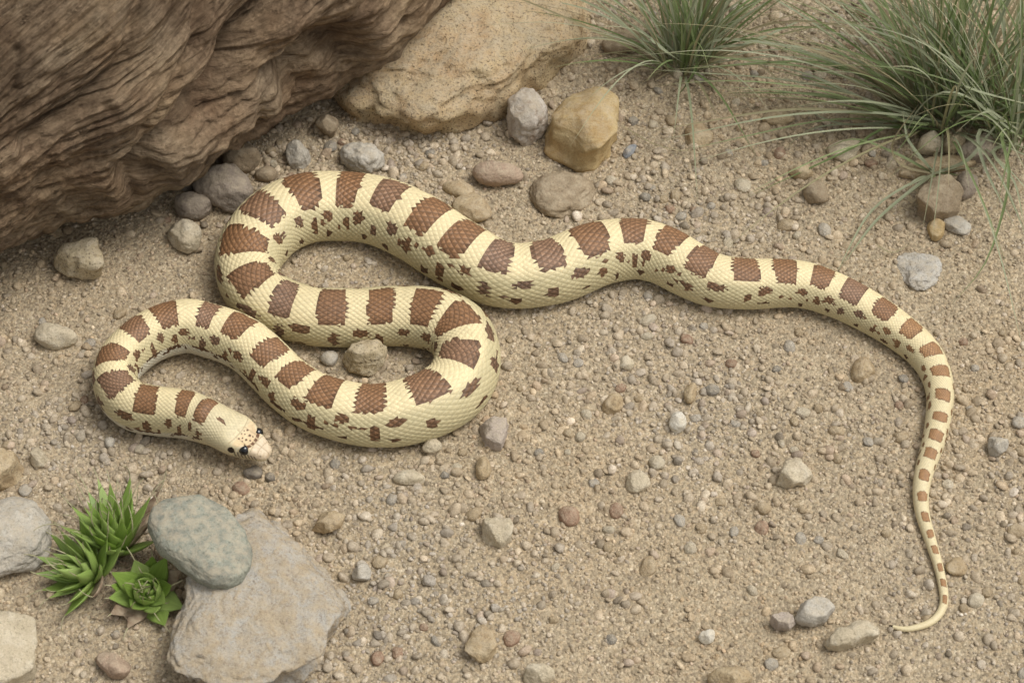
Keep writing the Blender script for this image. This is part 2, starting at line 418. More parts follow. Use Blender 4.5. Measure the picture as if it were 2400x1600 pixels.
    V0 = section(bs, bp)[0]; bid = np.arange((NI+1)*J).reshape(NI+1, J)
    si, sj = np.meshgrid(np.arange(1, NI), np.arange(J), indexing='ij'); si = si.ravel(); sj = sj.ravel(); od = sj % 2
    qc = si + .5*od; pc = sj/J*2*np.pi; pc = np.where(pc > np.pi, pc-2*np.pi, pc); dphi = 2*np.pi/J
    sctr = Sq(qc); hloc = np.interp(sctr, SS, dense[:, 3])
    hgt = .0155*hloc*smooth(sctr, .030, .055)*smooth(hloc, .002, .012) + 1e-5
    def off(P, s, phi, h):
        _, n, up, a, b = section(s, phi)
        nr = n*(np.sin(phi))[:, None] + up*(np.cos(phi))[:, None]
        return P + nr*h[:, None]
    top = []
    for dq, dpp, hh in ((-.36, 0, .35), (.04, -.74, .75), (.45, 0, 1.0), (.04, .74, .75), (.02, 0, 1.25)):
        s_ = Sq(qc+dq); p_ = pc + dpp*dphi; P = section(s_, p_)[0]; top.append(off(P, s_, p_, hgt*hh))
    n0 = len(V0); N = len(si)
    F_, L_, B_, R_, C_ = [n0 + k*N + np.arange(N) for k in range(5)]
    fr = np.where(od == 0, si-1, si); bk = np.where(od == 0, si, si+1)
    bF = bid[fr, sj]; bB = bid[bk, sj]; bL = bid[si, (sj-1) % J]; bR = bid[si, (sj+1) % J]
    tris = np.vstack([np.stack(x, 1) for x in ((F_, L_, C_), (L_, B_, C_), (B_, R_, C_), (R_, F_, C_))])
    quads = np.vstack([np.stack(x, 1) for x in ((bF, bL, L_, F_), (bL, bB, B_, L_), (bB, bR, R_, B_), (bR, bF, F_, R_))])
    dsq = Sq(qc+.25) - Sq(qc)
    fs = np.concatenate([sctr-dsq*.7, sctr+dsq*.7, sctr+dsq*.7, sctr-dsq*.7]); fp = np.concatenate([pc-.33*dphi, pc-.33*dphi, pc+.33*dphi, pc+.33*dphi])
    cc, dk = paint(fs, fp); lum = np.tile(rs.uniform(.84, 1.10, N), 4); cc = cc*np.where(dk > 0, lum, 1 - (1-lum)*.35)[:, None]
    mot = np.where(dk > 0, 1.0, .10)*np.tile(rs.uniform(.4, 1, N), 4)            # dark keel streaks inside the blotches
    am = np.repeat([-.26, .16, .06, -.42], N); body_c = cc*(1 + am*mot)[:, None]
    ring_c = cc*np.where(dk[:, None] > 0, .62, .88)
    V = [V0] + top; nv = n0 + 5*N
    # tail tip
    tipP = path(np.array([STOT]))[:, :3]; V.append(tipP); tip = nv; nv += 1
    lastr = bid[NI-1]
    tt = np.stack([lastr, np.roll(lastr, -1), np.full(J, tip)], 1); tt2 = tt
    # ---- head: fine smooth grid from snout to nape
    gs = np.concatenate([np.linspace(0, .006, 14)[:-1], np.linspace(.006, .040, 110)]); gp = np.linspace(-np.pi, np.pi, 181)[:-1]
    a_, b_ = np.meshgrid(gs, gp, indexing='ij'); hs_ = a_.ravel(); hp = b_.ravel()
    H, n_, u_, wa, wb = section(hs_, hp)
    lat = wa*np.sin(hp)*1e3; mm = hs_*1e3; ap = np.abs(hp)
    dsp = np.zeros(len(H))
    def line(d, w): return np.exp(-(d/w)**2)
    # plate seams on the crown (recessed), mouth line, brow ridge over the eye
    seams = np.zeros(len(H)); crown = ap < .9
    arc = .10*lat**2*.35
    for m0 in (9.0, 15.5 , 32.5):
        seams += line(mm - m0 + arc*(.4 if m0 < 20 else -.3), .42)*crown
    seams += line(lat, .4)*((mm < 16) | (mm > 33))*(mm < 42)*crown
    seams += line(np.abs(lat) - 6.5, .4)*((mm > 17) & (mm < 33))*crown
    lab = (np.abs(ap - 1.5) < .26) & (mm < 34)
    for m0 in np.arange(4, 34, 3.4): seams += line(mm - m0 - (ap-1.5)*3, .28)*lab*.7
    mouth = line(ap - (1.80 + .05*np.sin(mm*.2)), .035)*(mm < 36)
    mouth = np.maximum(mouth, (mm < 1.2)*line(hp*0 + ap - 1.98, .25)*.0)
    dsp -= np.minimum(seams, 1)*.00022 + mouth*.0007
    dsp -= np.exp(-((mm-20.5)/3.8)**2 - ((ap-1.04)/.26)**2)*.0016          # eye socket
    dsp += np.exp(-((mm-21)/5)**2 - ((ap-.62)/.12)**2)*.0006              # brow
    dsp -= np.exp(-((mm-5.2)/.9)**2 - ((ap-1.0)/.12)**2)*.0006           # nostril
    nr = n_*np.sin(hp)[:, None] + u_*np.cos(hp)[:, None]; H = H + nr*dsp[:, None]
    cH = np.tile(CREAM, (len(H), 1)).astype(float)
    cH *= (1 + .06*noise(np.stack([mm*.5, lat*.5, hp*3], 1)))[:, None]
    PINK = np.array(S(222,194,152,0)); SN = np.array(S(220,200,172,0)); SPOT = np.array(S(86,58,34,0))
    def blend(mask, c):
        m = np.clip(mask, 0, 1)[:, None]; cH[:] = cH*(1-m) + c*m
    blend((1-smooth(mm, 13, 17))*(ap < 1.5)*.9, SN)
    blend((1-smooth(ap, .78, .95))*smooth(mm, 15.5, 17)*(1-smooth(mm, 30, 33))*.85, PINK)
    blend(np.minimum(seams, 1)*.75, PINK*.5)
    blend(np.clip(noise(np.stack([mm*.45, lat*.45, 0*mm], 1) + 5)*.8, 0, .45)*(ap < 1.6), PINK*.72)
    bar = mm - (16.8 + .012*lat**2*2.2)                                      # dark chevron in front of the eyes
    gapm = 1 - .9*line(np.abs(lat)-4.2, .55) - .9*line(lat, .7)
    blend((np.abs(bar) < 1.45)*(ap < .9)*np.clip(gapm, 0, 1), np.array(S(104,70,40,0)))
    for (m0, l0, r) in ((24,2.4,1.0),(24,-2.7,1.1),(20.6,1.0,.8),(20.9,-3.4,.7),(27.8,3.2,.75),(28.4,-1.0,.6),(28.8,-5.4,.9),(30,5.6,.8),(31,.4,.5),(26,6.0,.6),(22,7.6,.7),(30.8,-3,.5)):
        blend((np.hypot(mm-m0, lat-l0) < r*1.15)*(ap < 1.2)*.95, SPOT)
    blend((((mm-30.4)/3.3)**2 + ((ap-1.18)/.21)**2 < 1)*1.0, np.array(S(44,32,24,0)))     # spot behind the eye
    blend(line(np.hypot((mm-20.5)/4.9, (ap-1.02)/.30)-1, .14)*.5, np.array(S(236,228,200)))
    for m0 in np.arange(8.5, 26, 2.9):
        blend(line(mm - m0 + (ap-1.45)*5, .8)*((ap > 1.18) & (ap < 1.70))*.95, np.array(S(66,50,34)))
    blend(line(np.hypot(mm-5.2, (ap-1.0)*7), .8)*.8, np.array(S(120,92,76)))
    blend(mouth*.8, np.array(S(110,84,64)))
    blend(smooth(ap, 2.0, 2.3), BEL)
    dsh = (np.abs(hp - .15 - (mm-46)*.02) < .06)*(mm > 43); 
    nb = nv; V.append(H); ng, na = len(gs), len(gp)
    gid = nb + np.arange(ng*na).reshape(ng, na)
    hq = np.stack([gid[:-1].ravel(), gid[1:].ravel(), np.roll(gid[1:], -1, 1).ravel(), np.roll(gid[:-1], -1, 1).ravel()], 1)
    hc = cH.reshape(ng, na, 3); hcf = ((hc[:-1] + hc[1:])/2).reshape(-1, 3)
    V = np.vstack(V)
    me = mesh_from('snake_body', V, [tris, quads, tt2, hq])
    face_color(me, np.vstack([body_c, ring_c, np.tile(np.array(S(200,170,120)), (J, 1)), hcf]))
    root = add_obj('snake', me, M_SKIN)
    tag(root, 'long cream snake with brown saddle blotches lying in loose curves on the gravel', 'snake')
    for sg in (-1, 1):                                   # eyes
        P, n1, u1, a1, b1 = section(np.array([.0205]), np.array([sg*1.02]))
        nn = n1[0]*math.sin(sg*1.02) + u1[0]*math.cos(sg*1.02); c = P[0] - nn*.0034
        bm = bmesh.new(); bmesh.ops.create_uvsphere(bm, u_segments=24, v_segments=16, radius=.0049)
        e = bpy.data.meshes.new('eye'); bm.to_mesh(e); bm.free()
        for p in e.polygons: p.use_smooth = True
        add_obj('eye', e, M_EYE, root, Vector(c))['label'] = 'glossy black round eye'
snake()

def snake_clear(x, y):
    d = np.hypot(dense[::6, 0]-x, dense[::6, 1]-y) - dense[::6, 3]; return d.min()

# ------------------------------------------------------------------ driftwood log
def driftwood():
    edge = np.array([(-560,790),(-380,715),(-180,640),(-60,598),(0,575),(60,556),(130,528),(200,500),(300,484),(380,462),(440,422),(500,372),(560,330),(640,280),(740,233),(820,182),(900,140),(980,84),(1060,8),(1120,-60),(1220,-170),(1320,-280)], float)
    E = catmull(edge, 20)
    for it in range(160): E[1:-1] = .25*E[:-2] + .5*E[1:-1] + .25*E[2:]
    L = np.concatenate([[0], np.cumsum(np.hypot(*np.diff(E, axis=0).T))]); nu, nv = 560, 400
    lu = np.linspace(0, L[-1], nu); ex = np.interp(lu, L, E[:, 0]); ey = np.interp(lu, L, E[:, 1])
    Es = E.copy()
    for it in range(2500): Es[1:-1] = .25*Es[:-2] + .5*Es[1:-1] + .25*Es[2:]
    tx = np.gradient(np.interp(lu, L, Es[:, 0])); ty = np.gradient(np.interp(lu, L, Es[:, 1])); tl = np.hypot(tx, ty); tx /= tl; ty /= tl
    nx, ny = ty, -tx                                    # up-left in the picture
    nx, ny = np.where(ny > 0, -nx, nx), np.where(ny > 0, -ny, ny)
    sx0 = np.interp(lu, L, Es[:, 0]); sy0 = np.interp(lu, L, Es[:, 1]); dev = -((ex-sx0)*nx + (ey-sy0)*ny); ex0, ey0 = ex, ey; ex, ey = sx0, sy0
    rp = np.interp(lu/L[-1], [0, .25, .5, .75, 1], [430, 430, 390, 300, 250])
    for it in range(3000): rp[1:-1] = .25*rp[:-2] + .5*rp[1:-1] + .25*rp[2:]
    C = []
    for k in range(nu):
        z = rp[k]*PX*.98
        C.append(place(ex[k] + nx[k]*rp[k], ey[k] + ny[k]*rp[k], z))
    C = np.array(C); R = rp*PX; R2 = R + dev*PX - .014
    for it in range(200): C[1:-1] = .25*C[:-2] + .5*C[1:-1] + .25*C[2:]
    t = np.gradient(C, axis=0); t /= np.linalg.norm(t, axis=1)[:, None]
    side = np.cross(t, [0, 0, 1.]); side /= np.linalg.norm(side, axis=1)[:, None]      # towards the viewer side
    up = np.cross(side, t)
    um = np.concatenate([[0], np.cumsum(np.linalg.norm(np.diff(C, axis=0), axis=1))])
    # more samples on the side that shows
    w = np.linspace(-1, 1, nv+1)[:-1]; v = np.pi*(w + .28*np.sin(np.pi*w)*-1) + .55     # v = 0 towards side, pi/2 top
    U, Vv = np.meshgrid(um, v, indexing='ij'); Rm = np.repeat(R[:, None], nv, 1)
    g = Rm*(Vv + .6)*np.exp(1.7*(.55*um.max()-U))                                  # grain lines gather towards the low end
    P0 = C[:, None] + (side[:, None]*np.cos(Vv)[..., None] + up[:, None]*np.sin(Vv)[..., None])*R2[:, None, None]
    f = lambda a: a.reshape(-1)
    p3 = P0.reshape(-1, 3)
    wob = .004*fbm(p3*3, 2) + .0012*fbm(p3*25, 2); gg = f(g) + wob; uu = f(U)
    q = np.stack([uu, gg, 0*gg], 1)
    d = .007*fbm(p3*6 + 4, 2)
    big = ridged(q*np.array([2.2, 9, 1]) + 2.2, 2); d += .0055*big
    d -= .016*np.clip(noise(q*np.array([2.6, 7, 1]) + 31) - .10, 0, 1)               # deep furrows
    d += .0038*ridged(q*np.array([4, 30, 1]) + 5, 3)
    for fu, fv, wd, dp, sd in ((2.4, 20, 7, .009, 50), (5.0, 48, 5, .006, 80), (10., 100, 4, .0035, 120)):      # drying cracks along the grain
        d -= dp*np.clip(1 - np.abs(noise(q*np.array([fu, fv, 1]) + sd))*wd, 0, 1)*smooth(noise(p3*9 + sd), -.25, .25)
    d += .0045*fbm(q*np.array([40, 110, 1]), 3) + .0020*fbm(p3*34, 4) + .0012*ridged(p3*24 + 9, 3)
    # the long crevice, the ridge beside it and the hollow, where they run on the real log
    rel = p3 - np.array([0, -DIST*CE, DIST*SE]); dep = rel @ np.array([0, CE, -SE])
    sx = (rel[:, 0]/dep*DIST/FRAME_W*2400 + 1200)/K; sy = (800 - (rel @ np.array([0, SE, CE]))/dep*DIST/FRAME_W*2400)/K
    sx = sx + 7*fbm(p3*16 + 7, 2); sy = sy + 7*fbm(p3*16 + 70, 2)
    def away(poly):
        best = np.full(len(sx), 1e9); P_ = np.array(poly, float)
        for a0, b0 in zip(P_[:-1], P_[1:]):
            v0 = b0 - a0; tt = np.clip(((sx-a0[0])*v0[0] + (sy-a0[1])*v0[1])/(v0 @ v0), 0, 1)
            best = np.minimum(best, np.hypot(sx - a0[0] - tt*v0[0], sy - a0[1] - tt*v0[1]))
        return best
    for poly, wd, dp in (([(690,-80),(610,10),(545,100),(505,185),(455,260),(380,335),(290,400)], 26, .040), ([(480,-60),(455,90),(400,200),(330,300)], 18, .020),
                         ([(760,-60),(715,20),(690,80)], 16, .016), ([(330,-60),(290,120),(180,240),(60,330)], 18, .018), ([(620,150),(560,260),(440,350),(300,430)], 10, .010),
                         ([(900,20),(800,110),(690,190)], 10, .010), ([(40,110),(30,200)], 12, .009)):
        d -= dp*np.exp(-(away(poly)/wd)**2)
    d += .024*np.exp(-(away([(760,-40),(660,60),(600,200),(520,290),(400,370)])/34)**2)
    d -= .045*np.exp(-(away([(660,150),(700,110),(760,90)])/52)**2)
    per = smooth(np.abs(f(np.repeat(w[None], nu, 0))), 0.97, .8)                     # fade where the seam closes underneath
    d *= per*.9 + .1
    nrm = (side[:, None]*np.cos(Vv)[..., None] + up[:, None]*np.sin(Vv)[..., None]).reshape(-1, 3)
    # keep the measured lower edge where it is: no outward bulge there
    P = P0.reshape(-1, 3) + nrm*(d - .008)[:, None]
    for it in range(3):
        rl = P - np.array([0, -DIST*CE, DIST*SE]); de = rl @ np.array([0, CE, -SE])
        qx = (rl[:, 0]/de*DIST/FRAME_W*2400 + 1200)/K; qy = (800 - (rl @ np.array([0, SE, CE]))/de*DIST/FRAME_W*2400)/K
        low = ((qx.reshape(nu, nv) - ex0[:, None])*nx[:, None] + (qy.reshape(nu, nv) - ey0[:, None])*ny[:, None]).min(1)
        low = np.convolve(np.pad(low, 36, 'edge'), np.ones(73)/73, 'valid')
        P = P + nrm*np.repeat(low*PX*.9, nv)[:, None]
    P[:, 2] = np.maximum(P[:, 2], -.004)
    a = np.arange(nu*nv).reshape(nu, nv)
    F = np.stack([a[:-1].ravel(), a[1:].ravel(), np.roll(a[1:], -1, 1).ravel(), np.roll(a[:-1], -1, 1).ravel()], 1)
    P = np.vstack([P, C[:1], C[-1:]]); n = nu*nv
    caps = np.vstack([np.stack([a[0], np.full(nv, n), np.roll(a[0], -1)], 1), np.stack([a[-1], np.roll(a[-1], -1), np.full(nv, n+1)], 1)])
    me = mesh_from('driftwood_log', P, [F, caps])
    uvv = np.vstack([np.stack([uu, gg], 1), [[0, 0], [um[-1], 0]]])
    uvl = me.uv_layers.new(name='grain'); li = np.zeros(len(me.loops), np.int32); me.loops.foreach_get('vertex_index', li)
    uvl.data.foreach_set('uv', uvv[li].astype(np.float32).ravel())
    tag(add_obj('driftwood_log', me, M_WOOD), 'massive weathered brown driftwood log with deep furrows behind the snake', 'log')
driftwood()

# ------------------------------------------------------------------ stones
_ico = {}
def ico(n):
    if n not in _ico:
        bm = bmesh.new(); bmesh.ops.create_icosphere(bm, subdivisions=n, radius=1.0)
        V = np.array([v.co[:] for v in bm.verts]); F = np.array([[v.index for v in f.verts] for f in bm.faces]); bm.free(); _ico[n] = (V, F)
    return _ico[n]
def stone_unit(seed, sub, angular, rough):
    rs = np.random.RandomState(seed); V, F = ico(sub); d = V.copy(); r = np.ones(len(d))
    if angular > 0:
        k = rs.randint(9, 14); nn = rs.normal(size=(k, 3)); nn /= np.linalg.norm(nn, axis=1)[:, None]
        dist = rs.uniform(1 - .42*angular, 1 - .1*angular, k); dots = d @ nn.T
        rk = np.where(dots > .05, dist/np.maximum(dots, .05), 9); p = 26.0 if angular < .75 else 70.0
        r = (np.sum(np.minimum(rk, 5)**-p, 1) + 1.0**-p)**(-1/p)
    o = rs.uniform(-50, 50, 3)
    r = r*(1 + .13*rough*(1 - .5*angular)*fbm(d*1.3 + o, 2) + .06*rough*(1 - .4*angular)*fbm(d*4 + o, 3))
    if rough > 0 and sub >= 5: r = r*(1 + .018*rough*fbm(d*12 + o, 3) - .03*rough*np.clip(ridged(d*3 + o, 2) - .9, 0, 1))
    return d*r[:, None], F
def poly_radius(poly, th):
    """radius of a star-shaped outline along angles th"""
    out = np.zeros(len(th)); P = np.asarray(poly); Q = np.roll(P, -1, 0)
    dx, dy = np.cos(th), np.sin(th)
    for (x1, y1), (x2, y2) in zip(P, Q):
        ex, ey = x2-x1, y2-y1; den = dx*ey - dy*ex; den = np.where(np.abs(den) < 1e-12, 1e-12, den)
        t = (x1*ey - y1*ex)/den; u = (x1*dy - y1*dx)/den
        ok = (t > 0) & (u >= -.001) & (u <= 1.001); out = np.where(ok, np.maximum(out, t), out)
    return np.where(out <= 0, np.median(out[out > 0]), out)
_seed = [100]; stones_xy = []
def stone(label, outline, height, mat, angular=.6, rough=1.0, sub=5, sink=.25, z0=None, name='rock', flat=1.0, tilt=(0, 0), cat='rock', group=None):
    """outline: measured polygon, or (cx, cy, w, h, rot) ellipse; height in metres"""
    _seed[0] += 1
    if isinstance(outline, tuple):
        cx, cy, w, h, rot = outline; a = np.linspace(0, 2*np.pi, 25)[:-1]; rs = np.random.RandomState(_seed[0])
        rr = 1 + .07*np.sin(2*a + rs.uniform(0, 6)) + .06*np.sin(3*a + rs.uniform(0, 6))
        ca, sa = math.cos(math.radians(rot)), math.sin(math.radians(rot)); ex, ey = w/2*np.cos(a)*rr, h/2*np.sin(a)*rr
        poly = np.stack([cx + ca*ex - sa*ey, cy + sa*ex + ca*ey], 1)
    else: poly = np.array(outline, float)
    cx, cy = (poly.max(0) + poly.min(0))/2; b = height/2
    Hh = (poly[:, 1].max()-poly[:, 1].min())/2*PX
    bb = min(b, .8*Hh/CE); vis = bb*(1 - sink)              # vertical size that counts for the outline
    c0 = place(cx, cy, 0.0)
    base = gz(c0[0], c0[1])[0] if z0 is None else z0
    zc = base + b*(1 - 2*sink) 
    c = place(cx, cy, zc)
    W = np.array([place(x, y, zc)[:2] - c[:2] for x, y in poly])
    ky = math.sqrt(max(Hh**2 - (vis*CE)**2, (.45*Hh)**2))/Hh; W[:, 1] *= ky
    U, F = stone_unit(_seed[0], sub, min(1, angular*1.2 + .08), rough)
    th = np.arctan2(U[:, 1], U[:, 0]); R = poly_radius(W, th); R = R*.97
    Z = U[:, 2]*b
    if flat < 1: Z = np.sign(U[:, 2])*np.abs(U[:, 2])**flat*b
    rh = np.hypot(U[:, 0], U[:, 1]); nb_ = 40; bi = ((th + np.pi)/(2*np.pi)*nb_).astype(int) % nb_
    mx = np.array([rh[bi == q].max() if (bi == q).any() else 1.0 for q in range(nb_)]); mx = (np.roll(mx, 1) + 2*mx + np.roll(mx, -1))/4
    rh = rh/np.interp((th + np.pi)/(2*np.pi)*nb_, np.arange(-1, nb_+2) + .5, np.concatenate([mx[-1:], mx, mx[:2]]))
    V = np.stack([np.cos(th)*R*rh, np.sin(th)*R*rh, Z], 1)
    if flat < 1:      # slab: keep the outline out to near the top
        k = (np.clip(1 - np.abs(U[:, 2]/np.maximum(np.linalg.norm(U, axis=1), .01))**3.2, 0, 1)**.5)/np.maximum(np.sqrt(np.clip(1-(U[:, 2]/np.linalg.norm(U, axis=1))**2, 1e-6, 1)), .05)
        k = np.minimum(k, 1.6); V[:, 0] *= k; V[:, 1] *= k
    o = add_obj(name, mesh_from(name, V, F), mat, None, (c[0], c[1], zc)); o.rotation_euler = (tilt[0], tilt[1], 0)
    tag(o, label, cat, group); stones_xy.append((c[0], c[1], np.abs(W).max(0).mean()*1.0 + .002)); return o

R_TAN = rock_material((186,162,122), (172,146,108), (204,184,146), .45)
R_BOULDER = rock_material((200,176,132), (194,160,116), (182,166,134), 1.0, .7, (94,78,54), 1.6)
R_OCHRE = rock_material((198,170,116), (182,150,98), (208,184,134), .25, .8, (110,80,44))
R_QUARTZ = rock_material((190,178,160), (222,212,198), (164,136,108), .2, 1.4, (120,100,80), 1.4)
R_PINK = rock_material((172,146,122), (184,156,130), (158,136,114), .35)
R_GREY = rock_material((192,184,168), (178,170,154), (210,203,188), .35)
R_DGREY = rock_material((160,146,128), (168,152,134), (150,136,120), .35)
R_PALE = rock_material((208,192,160), (192,176,144), (222,210,184), .4)
R_MAUVE = rock_material((186,170,154), (176,160,144), (198,184,168), .3)
R_GREEN = rock_material((148,150,134), (134,134,120), (166,170,152), .7, .9, (96,100,84), .35)
R_SLAB = rock_material((176,158,130), (182,177,166), (188,164,126), .55, 2.0, (120,100,80), 1.0)
R_PALEG = rock_material((196,190,176), (182,174,160), (214,210,200), .5)
R_SPECK = rock_material((196,178,140), (182,162,124), (208,194,164), .8, 1.0, (84,72,58))
R_BROWN = rock_material((164,144,114), (152,132,104), (178,156,124), .35)

def stones():
    st = stone
    st('broad tan sandstone boulder with dark speckles, half under the driftwood log', [(745,215),(768,262),(800,288),(860,300),(925,318),(960,328),(1010,318),(1060,300),(1110,285),(1165,262),(1230,205),(1290,165),(1340,130),(1375,80),(1390,30),(1392,-70),(1330,-190),(1180,-260),(1000,-240),(860,-120),(770,80)], .12, R_BOULDER, .6, 1.3, 6, .38, name='sandstone_boulder', flat=.62, cat='boulder')
    st('crumbly whitish quartz rock wedged between the boulder and the ochre block', [(1160,255),(1175,225),(1195,203),(1225,208),(1250,235),(1262,265),(1255,300),(1230,318),(1195,325),(1165,300)], .05, R_QUARTZ, .8, 1.6, 5, .2, name='quartz_rock')
    st('blocky ochre yellow rock with a flat top, beside the quartz rock', [(1253,285),(1272,245),(1312,212),(1352,214),(1412,255),(1421,282),(1410,335),(1372,377),(1340,381),(1298,360),(1251,332)], .058, R_OCHRE, .9, .7, 5, .15, name='ochre_block', flat=.6)
    st('smooth reddish brown oval pebble below the boulder', (1140,400,116,60,3), .026, R_PINK, .2, .5, 5, .12, name='oval_pebble', cat='pebble')
    st('wide flat brownish grey stone half buried below the ochre block', (1290,447,150,112,-10), .026, R_BROWN, .3, .9, 5, .42, name='buried_stone', cat='stone')
    st('flat pale beige stone touching the snake just below the oval pebble', (1085,478,95,66,10), .018, R_TAN, .5, .8, 4, .35, name='flat_stone', cat='stone')
    st('small flat beige stone left of the oval pebble', (1055,436,74,42,10), .014, R_TAN, .5, .8, 4, .35, name='flat_stone', cat='stone')
    st('big dark brownish grey cobble tucked under the log edge', (515,432,140,112,15), .046, R_DGREY, .4, .8, 5, .2, name='cobble', cat='stone')
    st('dark reddish grey cobble under the log, left of the bigger cobble', (442,474,92,62,8), .03, R_DGREY, .4, .8, 5, .2, name='cobble', cat='stone')
    st('pale cream rounded rock below the dark cobbles', (425,540,80,80,10), .034, R_PALE, .5, .9, 5, .2, name='cream_rock')
    st('brown stone jammed under the log above the biggest dark cobble', (552,362,96,72,-10), .04, R_BROWN, .4, .8, 5, .2, name='brown_stone', cat='stone')
    st('crusty light grey rock touching the top of the snake curve', (832,364,104,70,12), .034, R_GREY, .3, 1.4, 5, .25, name='grey_rock')
    st('angular blue grey rock between the log and the snake', (683,355,62,58,-20), .03, R_GREY, .9, .8, 5, .2, name='grey_rock')
    st('squarish brown stone in the shadow where log and boulder meet', (752,287,56,60,5), .034, R_BROWN, .9, .6, 4, .2, name='brown_stone', cat='stone')
    st('small brown pebble lying between snake and dark cobble', (612,401,52,36,-12), .016, R_BROWN, .2, .6, 4, .2, name='brown_pebble', cat='pebble')
    st('angular tan rock with pitted face lying below the log', [(120,597),(150,572),(178,568),(205,556),(232,560),(240,600),(243,632),(225,643),(195,640),(150,630),(128,612)], .040, R_SPECK, 1.0, .7, 5, .1, name='tan_rock', flat=.6)
    st('oval whitish grey stone on the sand, left of the snake neck', (126,773,102,58,8), .026, R_PALE, .4, .7, 5, .25, name='oval_stone', cat='stone')
    st('rough speckled grey rock inside the snake coil', [(784,822),(793,795),(815,782),(845,779),(885,781),(893,800),(882,838),(845,861),(800,852)], .036, R_SPECK, .8, 1.3, 5, .15, name='speckled_rock')
    st('small grey pebble beside the speckled rock inside the coil', (757,823,46,32,-20), .013, R_GREY, .3, .6, 4, .2, name='grey_pebble', cat='pebble')
    st('mauve triangular stone just outside the snake coil', [(1099,972),(1135,961),(1169,965),(1166,1000),(1152,1031),(1135,1030),(1113,1018)], .022, R_MAUVE, .7, .6, 5, .2, name='mauve_stone', flat=.7, cat='stone')
    st('squarish pale speckled rock with chipped corner on the open gravel', [(1107,1192),(1140,1184),(1172,1190),(1181,1212),(1175,1240),(1150,1256),(1122,1246),(1106,1228)], .028, R_PALE, .9, .9, 5, .25, name='pale_rock', flat=.7)
    st('flat pinkish tan angular stone with a pale vein', [(1068,1478),(1078,1448),(1110,1438),(1138,1458),(1142,1490),(1120,1515),(1098,1523),(1066,1500)], .022, R_TAN, .7, .5, 5, .25, name='tan_stone', flat=.6, cat='stone')
    st('rounded flat buff stone alone on the fine gravel', (1465,1107,62,50,10), .016, R_PALE, .4, .5, 5, .3, name='buff_stone', cat='stone')
    st('buff rock with sloping sides on the sand near the snake tail', [(1782,1105),(1800,1068),(1825,1052),(1858,1068),(1870,1090),(1850,1112),(1820,1122)], .028, R_PALE, .7, .7, 5, .25, name='buff_rock', flat=.7)
    st('low pale stone lying below the snake coil', (940,1098,76,36,5), .014, R_PALE, .5, .7, 4, .3, name='pale_stone', cat='stone')
    st('tan wedge shaped rock by the top of the big slab', [(712,1215),(735,1180),(775,1172),(795,1185),(785,1215),(760,1230)], .024, R_TAN, .8, .7, 5, .2, name='tan_wedge')
    st('grey stone touching the right edge of the big slab', (831,1316,46,44,0), .02, R_GREY, .6, .6, 4, .2, name='grey_stone', cat='stone')
    st('small upright tan pebble below the mauve stone', (1110,1076,40,50,10), .018, R_TAN, .5, .7, 4, .25, name='tan_pebble', cat='pebble')
    st('small cracked cream pebble touching the snake coil', (992,1026,48,40,15), .017, R_PALE, .5, .9, 4, .2, name='cream_pebble', cat='pebble')
    st('long pale grey stone lying by the tip of the snake tail', [(1890,1475),(1915,1447),(1955,1428),(1995,1428),(2020,1445),(2020,1468),(1990,1472),(1960,1486),(1920,1495),(1898,1490)], .026, R_PALE, .6, .7, 5, .18, name='long_stone', cat='stone')
    st('dark grey rounded stone above the long pale stone', [(1822,1425),(1835,1388),(1868,1366),(1905,1376),(1920,1398),(1900,1428),(1865,1440),(1835,1436)], .032, R_GREY, .6, .7, 5, .2, name='grey_stone', cat='stone')
    st('pointed brownish grey stone leaning on the dark grey stone', [(1765,1420),(1790,1405),(1825,1410),(1832,1425),(1815,1453),(1785,1445)], .024, R_MAUVE, .8, .7, 5, .2, name='pointed_stone', cat='stone')
    st('buff stone half buried against the thin snake tail', (2197,1302,50,46,20), .014, R_TAN, .6, .6, 4, .35, name='buff_stone', cat='stone')
    st('angular pale grey stone right of the snake tail', (2291,1023,54,48,10), .022, R_GREY, .8, .7, 5, .2, name='pale_grey_stone', cat='stone')
    st('dusty tan rounded stone inside the bend of the tail', (1981,850,58,56,20), .018, R_TAN, .4, .6, 4, .35, name='dusty_stone', cat='stone')
    st('small angular cream chip on the sand below the snake', (1437,832,38,38,15), .013, R_PALE, .9, .6, 4, .25, name='cream_chip', cat='pebble')
    st('white knobbly pebble among the gravel below the snake', (1556,969,44,48,10), .019, rock_material((222,214,194), (206,196,172), (232,226,212), .2), .4, .9, 4, .25, name='white_pebble', cat='pebble')
    st('upright tan pebble just above the white knobbly pebble', (1586,904,32,46,10), .015, R_TAN, .5, .6, 4, .25, name='tan_pebble', cat='pebble')
    st('tan faceted pebble on open sand left of the white knobbly pebble', (1408,928,54,44,-25), .016, R_TAN, .5, .7, 4, .3, name='tan_pebble', cat='pebble')
    st('blocky brown rock with shiny facets below the grass clump', [(2105,480),(2120,420),(2150,405),(2185,412),(2212,450),(2205,490),(2180,505),(2140,510)], .045, R_BROWN, .9, .6, 5, .25, name='brown_block', flat=.7)
    st('small ochre brown stone touching the blocky brown rock', (2150,526,44,50,0), .018, R_OCHRE, .6, .6, 4, .2, name='ochre_pebble', cat='pebble')
    st('crumbled whitish grey stone flush with the gravel above the tail', (2110,620,118,92,5), .020, R_PALEG, .5, 1.6, 5, .5, name='crumbled_stone', cat='stone')
    st('greyish brown stone right of the blocky brown rock', (2218,428,58,56,0), .028, R_DGREY, .4, .7, 4, .3, name='dull_stone', cat='stone')
    st('flat grey stone below right of the blocky brown rock', (2200,517,66,44,10), .016, R_GREY, .6, .7, 4, .3, name='flat_grey_stone', cat='stone')
